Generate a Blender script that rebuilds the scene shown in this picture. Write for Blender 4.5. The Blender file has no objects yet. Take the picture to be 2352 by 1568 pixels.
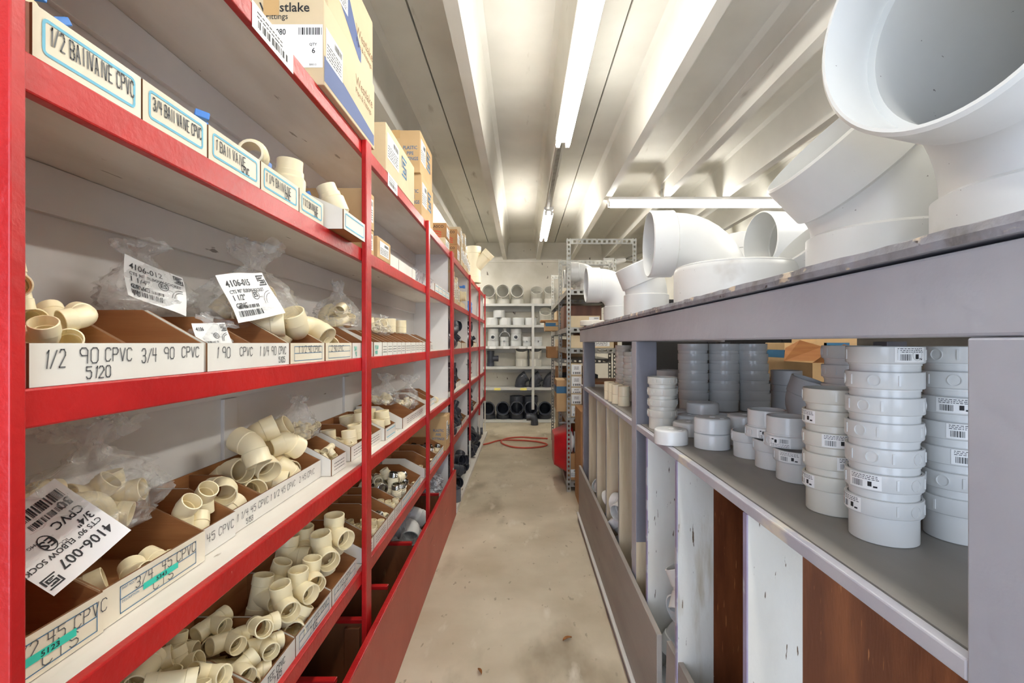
import bpy, bmesh, math, random
import numpy as np
from mathutils import Vector, Matrix, noise

SC = bpy.context.scene
COL = SC.collection
R = math.radians
PI = math.pi

# ------------------------------------------------------------------ camera, world, light, exposure
F, VX, VY, EYE = 1115.0, 1200.0, 787.0, 1.5      # focal length in pixels of a 2352-wide frame, vanishing point, eye height
cam_data = bpy.data.cameras.new('camera')
cam_data.sensor_width = 36.0
cam_data.lens = F / 2352 * 36.0
cam_data.shift_x = -(VX - 1176) / 2352
cam_data.shift_y = (VY - 784) / 2352
cam_data.clip_start = 0.02
cam = bpy.data.objects.new('camera', cam_data)
COL.objects.link(cam)
cam.location = (0, 0, EYE)
cam.rotation_euler = (R(90), 0, 0)
SC.camera = cam

SC.view_settings.view_transform = 'Standard'
SC.view_settings.look = 'None'
SC.view_settings.gamma = 1.0
SC.view_settings.use_curve_mapping = False
SC.cycles.diffuse_bounces = 7
SC.view_settings.exposure = 0.45

world = bpy.data.worlds.new('world')
SC.world = world
world.use_nodes = True
world.node_tree.nodes['Background'].inputs[0].default_value = (0.72, 0.82, 1.0, 1)
world.node_tree.nodes['Background'].inputs[1].default_value = 1.2

def area(name, loc, rot, sx, sy, power, color):
    l = bpy.data.lights.new(name, 'AREA')
    l.shape = 'RECTANGLE'; l.size = sx; l.size_y = sy; l.energy = power; l.color = color
    o = bpy.data.objects.new(name, l); COL.objects.link(o)
    o.location = loc; o.rotation_euler = rot
    return o
# daylight through the wide roll-up doorway behind the camera
area('daylight_doorway', (-0.5, -2.35, 1.5), (R(90), 0, 0), 4.2, 2.6, 88, (0.68, 0.80, 1.0))
TUBE = 25.0        # emission of a fluorescent tube

# ------------------------------------------------------------------ materials
def mat(name, col, col2=None, rough=0.5, metal=0.0, scale=6.0, lo=0.4, hi=0.65, stretch=(1, 1, 1), bump=0.0, bscale=60.0,
        spots=None, spec=0.5, detail=6.0, emit=None, coat=0.0, sss=0.0):
    m = bpy.data.materials.new(name)
    m.use_nodes = True
    nt = m.node_tree; N = nt.nodes; L = nt.links
    b = N['Principled BSDF']
    b.inputs['Roughness'].default_value = rough
    b.inputs['Metallic'].default_value = metal
    b.inputs['Specular IOR Level'].default_value = spec
    b.inputs['Coat Weight'].default_value = coat
    tc = N.new('ShaderNodeTexCoord')
    mp = N.new('ShaderNodeMapping'); mp.inputs['Scale'].default_value = stretch
    L.new(tc.outputs['Object'], mp.inputs['Vector'])
    out = None
    if col2 is not None:
        nz = N.new('ShaderNodeTexNoise'); nz.inputs['Scale'].default_value = scale; nz.inputs['Detail'].default_value = detail
        L.new(mp.outputs[0], nz.inputs['Vector'])
        cr = N.new('ShaderNodeValToRGB')
        cr.color_ramp.elements[0].position = lo; cr.color_ramp.elements[0].color = (*col, 1)
        cr.color_ramp.elements[1].position = hi; cr.color_ramp.elements[1].color = (*col2, 1)
        L.new(nz.outputs['Fac'], cr.inputs[0])
        out = cr.outputs[0]
    for sp in (spots or []):
        # (colour, scale, threshold, softness, stretch): chips, scuffs and stains with a shape of their own
        scol, sscale, th, soft, sst = sp
        mp2 = N.new('ShaderNodeMapping'); mp2.inputs['Scale'].default_value = sst
        mp2.inputs['Location'].default_value = (sscale * 0.37, th * 7.1, soft * 31)
        L.new(tc.outputs['Object'], mp2.inputs['Vector'])
        n2 = N.new('ShaderNodeTexNoise'); n2.inputs['Scale'].default_value = sscale; n2.inputs['Detail'].default_value = 5
        L.new(mp2.outputs[0], n2.inputs['Vector'])
        r2 = N.new('ShaderNodeMapRange'); r2.inputs['From Min'].default_value = th; r2.inputs['From Max'].default_value = th + soft
        L.new(n2.outputs['Fac'], r2.inputs['Value'])
        mx = N.new('ShaderNodeMix'); mx.data_type = 'RGBA'
        L.new(r2.outputs[0], mx.inputs['Factor'])
        if out is None: mx.inputs[6].default_value = (*col, 1)
        else: L.new(out, mx.inputs[6])
        mx.inputs[7].default_value = (*scol, 1)
        out = mx.outputs[2]
    if out is None: b.inputs['Base Color'].default_value = (*col, 1)
    else: L.new(out, b.inputs['Base Color'])
    if bump > 0:
        n3 = N.new('ShaderNodeTexNoise'); n3.inputs['Scale'].default_value = bscale; n3.inputs['Detail'].default_value = 4
        L.new(mp.outputs[0], n3.inputs['Vector'])
        bp = N.new('ShaderNodeBump'); bp.inputs['Strength'].default_value = bump; bp.inputs['Distance'].default_value = 0.004
        L.new(n3.outputs['Fac'], bp.inputs['Height']); L.new(bp.outputs[0], b.inputs['Normal'])
    if emit:
        b.inputs['Emission Color'].default_value = (*emit[0], 1); b.inputs['Emission Strength'].default_value = emit[1]
    return m

def srgb(r, g, b):
    f = lambda c: (c / 255 / 12.92) if c / 255 <= 0.04045 else ((c / 255 + 0.055) / 1.055) ** 2.4
    return (f(r), f(g), f(b))

WHITE = srgb(228, 224, 214)
M = {}
M['ceil'] = mat('painted_concrete_ceiling', srgb(219, 217, 208), srgb(205, 202, 192), rough=0.6, scale=1.3, bump=0.06, bscale=30,
                spots=[(srgb(165, 158, 145), 3.0, 0.68, 0.1, (3, 0.6, 3))])
M['wallfar'] = mat('painted_block_wall', srgb(230, 225, 212), srgb(212, 206, 190), rough=0.75, scale=2.5, bump=0.5, bscale=14,
                   spots=[(srgb(120, 110, 98), 9, 0.69, 0.03, (1.4, 1, 0.8))])
M['walldark'] = mat('shade_dark_wall', srgb(84, 80, 76), srgb(66, 62, 60), rough=0.8, scale=2)  # side walls coloured dark so the gaps beyond the aisle read as shade
M['floor'] = mat('concrete_floor', srgb(207, 196, 173), srgb(176, 163, 138), rough=0.5, scale=2.1, lo=0.35, hi=0.72, detail=9, bump=0.12, bscale=45,
                 spots=[(srgb(146, 132, 108), 1.5, 0.56, 0.16, (1.6, 0.8, 1)), (srgb(218, 211, 194), 3.4, 0.62, 0.16, (2.6, 0.9, 1)), (srgb(160, 148, 125), 22, 0.66, 0.05, (1, .5, 1)), (srgb(95, 85, 70), 16, 0.765, 0.02, (1, 0.6, 1))])
M['red'] = mat('red_gloss_paint', srgb(186, 32, 31), srgb(168, 22, 23), rough=0.33, scale=5, bump=0.35, bscale=55,
               spots=[(srgb(226, 190, 176), 28, 0.755, 0.02, (1, 1, 1))])
M['brick'] = mat('faded_red_paint', srgb(184, 90, 72), srgb(170, 78, 62), rough=0.5, scale=3, bump=0.2, bscale=30,
                 spots=[(srgb(225, 205, 190), 40, 0.74, 0.02, (1, 0.35, 1)), (srgb(140, 52, 44), 6, 0.64, 0.1, (1, 0.3, 2))])
M['shelfw'] = mat('white_shelf_paint', srgb(235, 231, 222), srgb(222, 216, 205), rough=0.5, scale=3, stretch=(3, 0.8, 3), bump=0.12, bscale=40,
                  spots=[(srgb(160, 150, 136), 9, 0.70, 0.03, (4, 0.7, 1)), (srgb(105, 96, 84), 18, 0.745, 0.015, (2.4, .5, 1))])
M['backw'] = mat('white_back_panel', srgb(233, 232, 230), srgb(222, 220, 217), rough=0.6, scale=1.8, bump=0.08,
                 spots=[(srgb(150, 144, 138), 14, 0.74, 0.02, (1, .4, 2))])
M['grey'] = mat('grey_blue_paint', srgb(176, 178, 187), srgb(165, 166, 176), rough=0.42, scale=3, bump=0.28, bscale=32,
                spots=[(srgb(205, 200, 196), 26, 0.765, 0.02, (1, .7, 1)), (srgb(92, 88, 92), 12, 0.735, 0.03, (1, .5, 2))])
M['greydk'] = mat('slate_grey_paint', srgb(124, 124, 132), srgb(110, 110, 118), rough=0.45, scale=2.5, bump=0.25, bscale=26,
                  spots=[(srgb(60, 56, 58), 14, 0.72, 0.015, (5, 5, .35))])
M['greysh'] = mat('worn_grey_shelf', srgb(142, 138, 132), srgb(122, 117, 110), rough=0.5, scale=2.2, stretch=(1.5, .6, 1), bump=0.1,
                  spots=[(srgb(166, 160, 150), 5, 0.6, 0.14, (1, .5, 1)), (srgb(84, 76, 66), 30, 0.75, 0.02, (1, 1, 1))])
M['edge'] = mat('chipped_board_edge', srgb(150, 150, 158), srgb(120, 116, 116), rough=0.6, scale=18, bump=0.9, bscale=40,
                spots=[(srgb(206, 190, 168), 34, 0.60, 0.05, (1, .5, 1)), (srgb(66, 54, 48), 42, 0.66, 0.03, (1, .6, 1))])
M['plank'] = mat('taupe_grey_board', srgb(152, 145, 138), srgb(138, 131, 124), rough=0.55, scale=3, stretch=(1, .5, 3), bump=0.2,
                 spots=[(srgb(84, 76, 72), 18, 0.73, 0.02, (1, .6, 1.4))])
M['purple'] = mat('purple_grey_paint', srgb(126, 116, 124), srgb(112, 102, 110), rough=0.55, scale=4, bump=0.2)
M['violet'] = mat('violet_edge_paint', srgb(160, 152, 178), srgb(150, 138, 166), rough=0.5, scale=10, bump=0.3, spots=[(srgb(188, 186, 196), 12, 0.55, 0.05, (1, 1, 1))])
M['chipw'] = mat('chipped_white_paint', srgb(222, 221, 214), srgb(208, 205, 196), rough=0.55, scale=4, stretch=(1, 1, .5), bump=0.45, bscale=36,
                 spots=[(srgb(96, 78, 60), 17, 0.675, 0.02, (5, 5, .8)), (srgb(186, 176, 154), 5, 0.60, 0.14, (3, 3, .5))])
M['ply'] = mat('stained_plywood', srgb(131, 74, 41), srgb(98, 51, 27), rough=0.4, scale=3.2, stretch=(5, 5, .7), lo=0.38, hi=0.62, bump=0.12, bscale=40,
               spots=[(srgb(164, 104, 62), 26, 0.66, 0.05, (6, 6, .5)), (srgb(186, 150, 118), 44, 0.75, 0.02, (1, 1, 1))])
M['rawply'] = mat('pale_plywood', srgb(207, 192, 164), srgb(184, 164, 132), rough=0.6, scale=3.5, stretch=(5, 5, .5), bump=0.15,
                  spots=[(srgb(96, 70, 48), 7, 0.70, 0.06, (3, 3, .6))])
M['board'] = mat('brown_hardboard', srgb(122, 76, 44), srgb(100, 58, 32), rough=0.5, scale=4, stretch=(3, 3, .8), spots=[(srgb(150, 104, 66), 9, 0.66, 0.06, (2, 2, .5))])
M['cream'] = mat('cream_plastic', srgb(243, 230, 192), rough=0.32, spec=0.5)
M['cream2'] = mat('pale_cream_plastic', srgb(243, 232, 200), rough=0.35)
M['pvc'] = mat('white_plastic', srgb(213, 213, 209), srgb(206, 206, 201), rough=0.36, scale=5, spots=[(srgb(120, 116, 112), 62, 0.742, 0.012, (1, 1, 2.2)), (srgb(186, 182, 174), 4, 0.66, 0.08, (1, 1, 1))])
M['pvc2'] = mat('glossy_white_plastic', srgb(216, 217, 215), rough=0.22)
M['pvc3'] = mat('ivory_white_plastic', srgb(216, 213, 202), rough=0.28)
M['pvcgrey'] = mat('shaded_grey_white_plastic', srgb(206, 206, 206), rough=0.3)
M['dark'] = mat('dark_grey_plastic', srgb(66, 69, 77), srgb(58, 60, 68), rough=0.33, scale=5)
M['mid'] = mat('mid_grey_plastic', srgb(104, 108, 116), rough=0.4)
M['blue'] = mat('blue_plastic', srgb(76, 142, 226), rough=0.35)
M['black'] = mat('black_plastic', srgb(26, 26, 28), rough=0.5)
M['chrome'] = mat('nickel_metal', srgb(190, 190, 188), rough=0.16, metal=1.0)
M['card'] = mat('cardboard', srgb(202, 170, 124), srgb(191, 158, 112), rough=0.75, scale=4, bump=0.08, bscale=80)
M['cardlt'] = mat('pale_cardboard', srgb(211, 192, 158), srgb(202, 182, 147), rough=0.75, scale=4, bump=0.05)
M['cardbr'] = mat('brown_cardboard', srgb(178, 134, 88), srgb(165, 121, 76), rough=0.75, scale=5)
M['inner'] = mat('brown_cardboard_inside', srgb(160, 108, 62), srgb(146, 95, 52), rough=0.7, scale=3, stretch=(1, 1, 14), bump=0.1, bscale=20)
M['core'] = mat('corrugated_edge', srgb(120, 82, 50), rough=0.8)
M['binw'] = mat('white_coated_cardboard', srgb(233, 230, 222), srgb(224, 220, 210), rough=0.55, scale=4)
M['binc'] = mat('yellowed_coated_cardboard', srgb(236, 228, 208), srgb(224, 214, 190), rough=0.55, scale=5, spots=[(srgb(206, 184, 146), 8, 0.68, 0.08, (1, 1, 1))])
M['paper'] = mat('white_paper', srgb(240, 240, 238), rough=0.6)
M['papery'] = mat('pale_yellow_label', srgb(240, 228, 130), rough=0.6)
M['tape'] = mat('packing_tape', srgb(200, 164, 112), rough=0.25)
M['teal'] = mat('teal_tape', srgb(40, 200, 178), rough=0.4)
M['ink'] = mat('black_ink', srgb(34, 34, 36), rough=0.6)
M['pencil'] = mat('grey_pencil', srgb(98, 98, 98), rough=0.6)
M['inkblue'] = mat('blue_print', srgb(58, 112, 150), rough=0.6)
M['inklt'] = mat('light_blue_print', srgb(112, 184, 208), rough=0.6)
M['navy'] = mat('navy_print', srgb(72, 92, 140), rough=0.6)
M['rust'] = mat('rust_red_print', srgb(196, 78, 56), rough=0.6)
M['brownink'] = mat('brown_print', srgb(128, 100, 66), rough=0.6)
M['steel'] = mat('galvanised_steel', srgb(158, 156, 148), srgb(132, 130, 122), rough=0.45, metal=0.55, scale=14,
                 spots=[(srgb(92, 82, 70), 9, 0.64, 0.06, (1, 1, 1))])
M['fix'] = mat('white_enamel', srgb(232, 230, 224), rough=0.4)
M['tube'] = mat('lit_tube', (1, 1, 1), rough=0.4, emit=((1.0, 0.972, 0.918), TUBE))
M['tube_far'] = mat('bright_lit_tube', (1, 1, 1), rough=0.4, emit=((1.0, 0.972, 0.918), TUBE * 1.6))
M['redtub'] = mat('red_plastic_tub', srgb(190, 26, 34), srgb(150, 18, 26), rough=0.35, scale=4)
M['hose'] = mat('red_rubber_hose', srgb(196, 84, 66), rough=0.5)
M['green'] = mat('green_plastic', srgb(70, 104, 72), rough=0.5)
M['leaf'] = mat('dry_leaf', srgb(160, 104, 52), srgb(120, 76, 36), rough=0.7, scale=40)
M['greyshelf'] = mat('pale_grey_shelf_paint', srgb(208, 208, 204), srgb(196, 196, 190), rough=0.5, scale=3, bump=0.1)

M['nosing'] = mat('pale_lavender_edge', srgb(188, 187, 194), srgb(176, 175, 186), rough=0.45, scale=6, bump=0.2, spots=[(srgb(214, 208, 194), 9, 0.58, 0.06, (1, .4, 1))])

def film_mat(name, alpha, tint, rough=0.12):
    m = bpy.data.materials.new(name); m.use_nodes = True
    nt = m.node_tree; N = nt.nodes; L = nt.links; N.clear()
    o = N.new('ShaderNodeOutputMaterial')
    tr = N.new('ShaderNodeBsdfTransparent'); tr.inputs[0].default_value = (0.99, 0.99, 0.985, 1)
    pb = N.new('ShaderNodeBsdfPrincipled'); pb.inputs['Base Color'].default_value = (*tint, 1); pb.inputs['Roughness'].default_value = rough
    pb.inputs['Specular IOR Level'].default_value = 0.9
    tc = N.new('ShaderNodeTexCoord'); nz = N.new('ShaderNodeTexNoise'); nz.inputs['Scale'].default_value = 24; nz.inputs['Detail'].default_value = 3
    nz.inputs['Distortion'].default_value = 1.2
    L.new(tc.outputs['Object'], nz.inputs['Vector'])
    bp = N.new('ShaderNodeBump'); bp.inputs['Strength'].default_value = 0.8; bp.inputs['Distance'].default_value = 0.01
    L.new(nz.outputs['Fac'], bp.inputs['Height']); L.new(bp.outputs[0], pb.inputs['Normal'])
    mr = N.new('ShaderNodeMapRange'); mr.inputs['From Min'].default_value = 0.42; mr.inputs['From Max'].default_value = 0.72
    mr.inputs['To Min'].default_value = alpha * 0.55; mr.inputs['To Max'].default_value = min(1, alpha * 2.0)
    L.new(nz.outputs['Fac'], mr.inputs['Value'])
    mx = N.new('ShaderNodeMixShader')
    L.new(mr.outputs[0], mx.inputs[0]); L.new(tr.outputs[0], mx.inputs[1]); L.new(pb.outputs[0], mx.inputs[2])
    L.new(mx.outputs[0], o.inputs['Surface'])
    return m
M['film'] = film_mat('clear_plastic_film', 0.20, srgb(236, 236, 232))
M['milky'] = film_mat('milky_plastic', 0.5, srgb(226, 230, 236), 0.25)

# ------------------------------------------------------------------ mesh builder
class MB:
    def __init__(s):
        s.v = []; s.f = []; s.mi = []
    def add(s, vs, fs, mi=0, T=None):
        k = len(s.v)
        if T is not None: vs = [T @ Vector(v) for v in vs]
        s.v.extend(tuple(v) for v in vs)
        for f in fs:
            s.f.append(tuple(i + k for i in f)); s.mi.append(mi)
        return s
    def box(s, x0, x1, y0, y1, z0, z1, mi=0, T=None):
        vs = [(x0, y0, z0), (x1, y0, z0), (x1, y1, z0), (x0, y1, z0), (x0, y0, z1), (x1, y0, z1), (x1, y1, z1), (x0, y1, z1)]
        fs = [(3, 2, 1, 0), (4, 5, 6, 7), (0, 1, 5, 4), (1, 2, 6, 5), (2, 3, 7, 6), (3, 0, 4, 7)]
        return s.add(vs, fs, mi, T)
    def prism(s, poly, axis, a, b, mneg=0, mpos=0, mside=0, T=None):
        # poly: list of 2-D points in the plane across the axis, counter-clockwise seen from +axis
        n = len(poly)
        def P(p, q):
            if axis == 'x': return (q, p[0], p[1])
            if axis == 'y': return (p[0], q, p[1])
            return (p[0], p[1], q)
        vs = [P(p, a) for p in poly] + [P(p, b) for p in poly]
        flip = axis == 'y'
        lo = list(range(n)); hi = list(range(n, 2 * n))
        if not flip: lo = lo[::-1]
        else: hi = hi[::-1]
        s.add(vs, [tuple(lo)], mneg, T); s.add(vs, [tuple(hi)], mpos, T)
        sd = []
        for i in range(n):
            j = (i + 1) % n
            q = (i, j, n + j, n + i)
            sd.append(q if not flip else q[::-1])
        s.add(vs, sd, mside, T)
        return s
    def rings(s, rings, closed_ring=True, loop=False, cap0=False, cap1=False, mi=0, T=None):
        n = len(rings[0]); k = len(rings)
        vs = [p for r in rings for p in r]; fs = []
        for i in range(k if loop else k - 1):
            a = i * n; b = ((i + 1) % k) * n
            for j in range(n if closed_ring else n - 1):
                q = (j + 1) % n
                fs.append((a + j, a + q, b + q, b + j))
        if cap0: fs.append(tuple(range(n))[::-1])
        if cap1: fs.append(tuple(range((k - 1) * n, k * n)))
        return s.add(vs, fs, mi, T)
    def lathe(s, prof, n=32, loop=True, mi=0, T=None, cap0=False, cap1=False):
        rs = [[(r * math.cos(2 * PI * j / n), r * math.sin(2 * PI * j / n), z) for j in range(n)] for r, z in prof]
        return s.rings(rs, True, loop, cap0, cap1, mi, T)
    def build(s, name, mats, parent=None, smooth=True, ang=38, loc=None, rot=None, bevel=0.0, fix=True):
        me = s.mesh(name, mats, smooth, ang, fix)
        return link_mesh(name, me, parent, loc, rot, bevel)
    def mesh(s, name, mats, smooth=True, ang=38, fix=True):
        me = bpy.data.meshes.new(name)
        me.from_pydata(s.v, [], s.f)
        for m in (mats if isinstance(mats, (list, tuple)) else [mats]):
            me.materials.append(M[m] if isinstance(m, str) else m)
        me.polygons.foreach_set('material_index', s.mi)
        if fix:
            bm = bmesh.new(); bm.from_mesh(me)
            bmesh.ops.recalc_face_normals(bm, faces=bm.faces)
            bm.to_mesh(me); bm.free()
        if smooth:
            me.polygons.foreach_set('use_smooth', [True] * len(me.polygons))
            me.set_sharp_from_angle(angle=R(ang))
        me.update()
        return me

def link_mesh(name, me, parent=None, loc=None, rot=None, bevel=0.0):
    o = bpy.data.objects.new(name, me); COL.objects.link(o)
    if parent is not None: o.parent = parent
    if loc is not None: o.location = loc
    if rot is not None:
        if isinstance(rot, Matrix): o.rotation_euler = rot.to_euler()
        else: o.rotation_euler = rot
    if bevel:
        b = o.modifiers.new('bevel', 'BEVEL'); b.width = bevel; b.segments = 2; b.limit_method = 'ANGLE'; b.angle_limit = R(40)
    return o

def tag(o, label=None, cat=None, group=None, kind=None):
    if label: o['label'] = label
    if cat: o['category'] = cat
    if group: o['group'] = group
    if kind: o['kind'] = kind
    return o
def thing(name, label, cat, loc=(0, 0, 0), rot=(0, 0, 0), group=None):
    o = bpy.data.objects.new(name, None); COL.objects.link(o)
    o.empty_display_size = 0.05
    o.location = loc; o.rotation_euler = rot
    return tag(o, label, cat, group)
def structure(o, label=None, cat='structure'):
    o['kind'] = 'structure'
    o['category'] = cat
    if label: o['label'] = label
    return o
def dup(root, loc, rot=None, label=None, group=None):
    r = root.copy(); COL.objects.link(r); r.location = loc
    if rot is not None: r.rotation_euler = rot
    if label: r['label'] = label
    if group: r['group'] = group
    for ch in root.children:
        c = ch.copy(); COL.objects.link(c); c.parent = r
        for g in ch.children:
            d = g.copy(); COL.objects.link(d); d.parent = c
    return r
ORD = ['', 'first', 'second', 'third', 'fourth', 'fifth', 'sixth', 'seventh', 'eighth', 'ninth', 'tenth', 'eleventh', 'twelfth']

# a plane of writing: origin, reading direction, up direction
def frame(o, right, up):
    r = Vector(right).normalized(); u = Vector(up); u = (u - r * u.dot(r)).normalized(); n = r.cross(u)
    return Matrix(((r.x, u.x, n.x, o[0]), (r.y, u.y, n.y, o[1]), (r.z, u.z, n.z, o[2]), (0, 0, 0, 1)))

GL = {'0': "16 05 01 10 30 41 45 36 16", '1': "25 36 20", '2': "05 16 36 45 44 00 40", '3': "05 16 36 45 44 33 13|33 42 41 30 10 01",
 '4': "06 03 43|36 30", '5': "46 06 04 34 43 41 30 10 01", '6': "36 03 01 10 30 41 42 33 03", '7': "06 46 10", '8': "33 44 45 36 16 05 04 13 33 42 41 30 10 01 02 13",
 '9': "43 13 04 05 16 36 45 40", '/': "00 46", 'C': "45 36 16 05 01 10 30 41", 'P': "00 06 36 45 44 33 03", 'V': "06 20 46", 'B': "00 06 36 45 44 33 03|33 42 41 30 00",
 'A': "00 26 40|12 32", 'L': "06 00 40", 'l': "26 20", 'E': "46 06 00 40|03 33", 'T': "06 46|26 20", 'S': "45 36 16 05 04 13 33 42 41 30 10 01", 'I': "26 20",
 'N': "00 06 40 46", 'O': "16 05 01 10 30 41 45 36 16", 'D': "00 06 26 44 42 20 00", 'R': "00 06 36 45 44 33 03|23 40", 'U': "06 01 10 30 41 46", 'K': "06 00|46 03 40",
 'F': "46 06 00|03 33", 'G': "45 36 16 05 01 10 30 41 43 23", 'H': "06 00|46 40|03 43", 'M': "00 06 23 46 40", 'W': "06 10 23 30 46", 'Y': "06 23 46|23 20", 'X': "06 40|46 00",
 '-': "03 43", '"': "15 16|35 36", '.': "20 21", "'": "25 26", ':': "21 22|24 25"}
def pen(mb, text, h, T, th=0.0012, adv=1.0, mi=0, jit=0.0, slant=0.0, seed=1):
    """single-stroke handwriting in the plane T, letters h tall"""
    rnd = random.Random(seed + len(text)); x = 0.0; u = h / 6.0
    for ch in text:
        if ch == ' ': x += 3.2 * u * adv; continue
        g = GL.get(ch) or GL.get(ch.upper())
        dy = rnd.uniform(-jit, jit) * h
        if g:
            for st in g.split('|'):
                pts = [Vector((x + int(c[0]) * u * 0.86 * adv + slant * int(c[1]) * u + rnd.uniform(-jit, jit) * u * 2, int(c[1]) * u + dy, 0.0)) for c in st.split()]
                for a, b in zip(pts[:-1], pts[1:]):
                    d = (b - a)
                    if d.length < 1e-6: continue
                    d.normalize(); nn = Vector((-d.y, d.x, 0)) * th; e = d * th * 0.6
                    mb.add([a - e - nn, b + e - nn, b + e + nn, a - e + nn], [(0, 1, 2, 3)], mi, T)
        x += (5.0 if ch not in 'lI1.' else 3.6) * u * adv
    return x
FONTC = {}
def typed(mb, text, h, T, mi=0, sx=1.0, align='LEFT', bold=0.0):
    key = (text, align, bold)
    if key not in FONTC:
        c = bpy.data.curves.new('t', 'FONT'); c.body = text; c.size = 1.0; c.align_x = align; c.resolution_u = 2; c.offset = bold
        o = bpy.data.objects.new('t', c)
        me = bpy.data.meshes.new_from_object(o)
        FONTC[key] = ([tuple(v.co) for v in me.vertices], [tuple(p.vertices) for p in me.polygons])
        bpy.data.objects.remove(o); bpy.data.curves.remove(c); bpy.data.meshes.remove(me)
    vs, fs = FONTC[key]
    k = h / 0.70
    mb.add([(x * k * sx, y * k, 0) for x, y, z in vs], fs, mi, T)
def quad(mb, x0, x1, y0, y1, T, mi=0, z=0.0):
    mb.add([(x0, y0, z), (x1, y0, z), (x1, y1, z), (x0, y1, z)], [(0, 1, 2, 3)], mi, T)
def bars(mb, x0, x1, y0, y1, T, mi=0, n=18, seed=1):
    rnd = random.Random(seed); ws = [rnd.choice((1, 1, 2, 3)) for _ in range(2 * n)]; k = (x1 - x0) / sum(ws); x = x0
    for i, w in enumerate(ws):
        if i % 2 == 0: quad(mb, x, x + w * k, y0, y1, T, mi)
        x += w * k
def rrect(mb, x0, x1, y0, y1, t, r, T, mi=0):
    def pts(q):
        o = []
        for cx, cy, a in ((x1 - r, y1 - r, 0), (x0 + r, y1 - r, 90), (x0 + r, y0 + r, 180), (x1 - r, y0 + r, 270)):
            for k in range(4):
                an = R(a + k * 30); o.append((cx + (r - q) * math.cos(an), cy + (r - q) * math.sin(an), 0))
        return o
    a = pts(0); b = pts(t); n = len(a)
    mb.add(a + b, [(i, (i + 1) % n, n + (i + 1) % n, n + i) for i in range(n)], mi, T)
def lines(mb, x0, x1, y0, y1, n, T, mi=0, seed=1, th=0.25):
    """rows of fine print too small to read, as thin dashes"""
    rnd = random.Random(seed); dy = (y1 - y0) / n
    for i in range(n):
        y = y0 + dy * i; x = x0
        while x < x1:
            w = rnd.uniform(0.05, 0.2) * (x1 - x0); quad(mb, x, min(x + w, x1), y, y + dy * th * 2, T, mi); x += w + 0.03 * (x1 - x0)
def decal(mb, name, mats, parent, lab=None):
    o = mb.build(name, mats, parent, smooth=False)
    if lab: o['label'] = lab
    return o

# unprojection of measured points on to planes of the place
def on_z(px, py, z):
    Y = F * (EYE - z) / (py - VY); return ((px - VX) * Y / F, Y)
def at(px, py, Y): return ((px - VX) * Y / F, EYE - (py - VY) * Y / F)
def cyl_at(p0, p1, Rr):
    a0 = math.atan((p0 - VX) / F); a1 = math.atan((p1 - VX) / F); t = (a0 + a1) / 2; D = Rr / math.sin((a1 - a0) / 2)
    return D * math.sin(t), D * math.cos(t)
# ------------------------------------------------------------------ the room
XL, XR, YB, YF, ZF = -3.0, 5.6, -2.5, 9.5, 3.46
def room():
    b = MB().box(XL - .2, XR + .2, YB - .2, YF + .2, -0.1, 0.0)
    structure(b.build('floor', 'floor', smooth=False), 'bare stained concrete floor of the aisle', 'floor')
    b = MB().box(XL, XR, YF, YF + .15, 0, 3.6)
    structure(b.build('wall_back', 'wallfar', smooth=False), 'rough white painted wall at the far end of the aisle', 'wall')
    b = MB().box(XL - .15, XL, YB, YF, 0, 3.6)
    structure(b.build('wall_left', 'walldark', smooth=False), 'wall coloured dark for gloom behind the red shelving', 'wall')
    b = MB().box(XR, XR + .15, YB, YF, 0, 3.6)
    structure(b.build('wall_right', 'walldark', smooth=False), 'wall coloured dark for gloom beyond the grey counter', 'wall')
    b = MB().box(XL, -2.65, YB - .15, YB, 0, 3.6).box(1.65, XR, YB - .15, YB, 0, 3.6).box(-2.65, 1.65, YB - .15, YB, 2.95, 3.6)
    structure(b.build('wall_front', 'wallfar', smooth=False), 'wall with a wide doorway behind the viewer', 'wall')
    # double-tee precast ceiling: flange plus two tapered stems per unit, a dark joint between units
    c = MB()
    W = 1.297
    for k in range(-2, 5):
        cx = -0.018 + k * W; h = W / 2 - 0.006
        if cx - h < XL - .7 or cx + h > XR + 1.2: continue
        prof = [(cx - h, ZF + .06), (cx - h, ZF)]
        for s in (cx - .324, cx + .324):
            prof += [(s - .115, ZF), (s - .078, ZF - .022), (s - .060, ZF - .07), (s - .036, ZF - .34), (s + .036, ZF - .34), (s + .060, ZF - .07), (s + .078, ZF - .022), (s + .115, ZF)]
        prof += [(cx + h, ZF), (cx + h, ZF + .06)]
        # bottom skin only as a swept strip, closed above by the deck
        rs = [[(x, y, z) for x, z in prof] for y in (YB, YF)]
        c.rings(rs, closed_ring=True)
    c.box(XL - 1, XR + 1, YB - .2, YF + .2, ZF + .065, ZF + .15)
    structure(c.build('ceiling', 'ceil', ang=30), 'white painted ribbed concrete ceiling', 'ceiling')
    # ledge under the beams at the far wall
    b = MB().box(XL, XR, YF - .03, YF, 3.07, 3.12)
    structure(b.build('trim_1', 'wallfar', smooth=False), 'thin ledge where the ceiling ribs meet the far wall', 'trim')
room()

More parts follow.
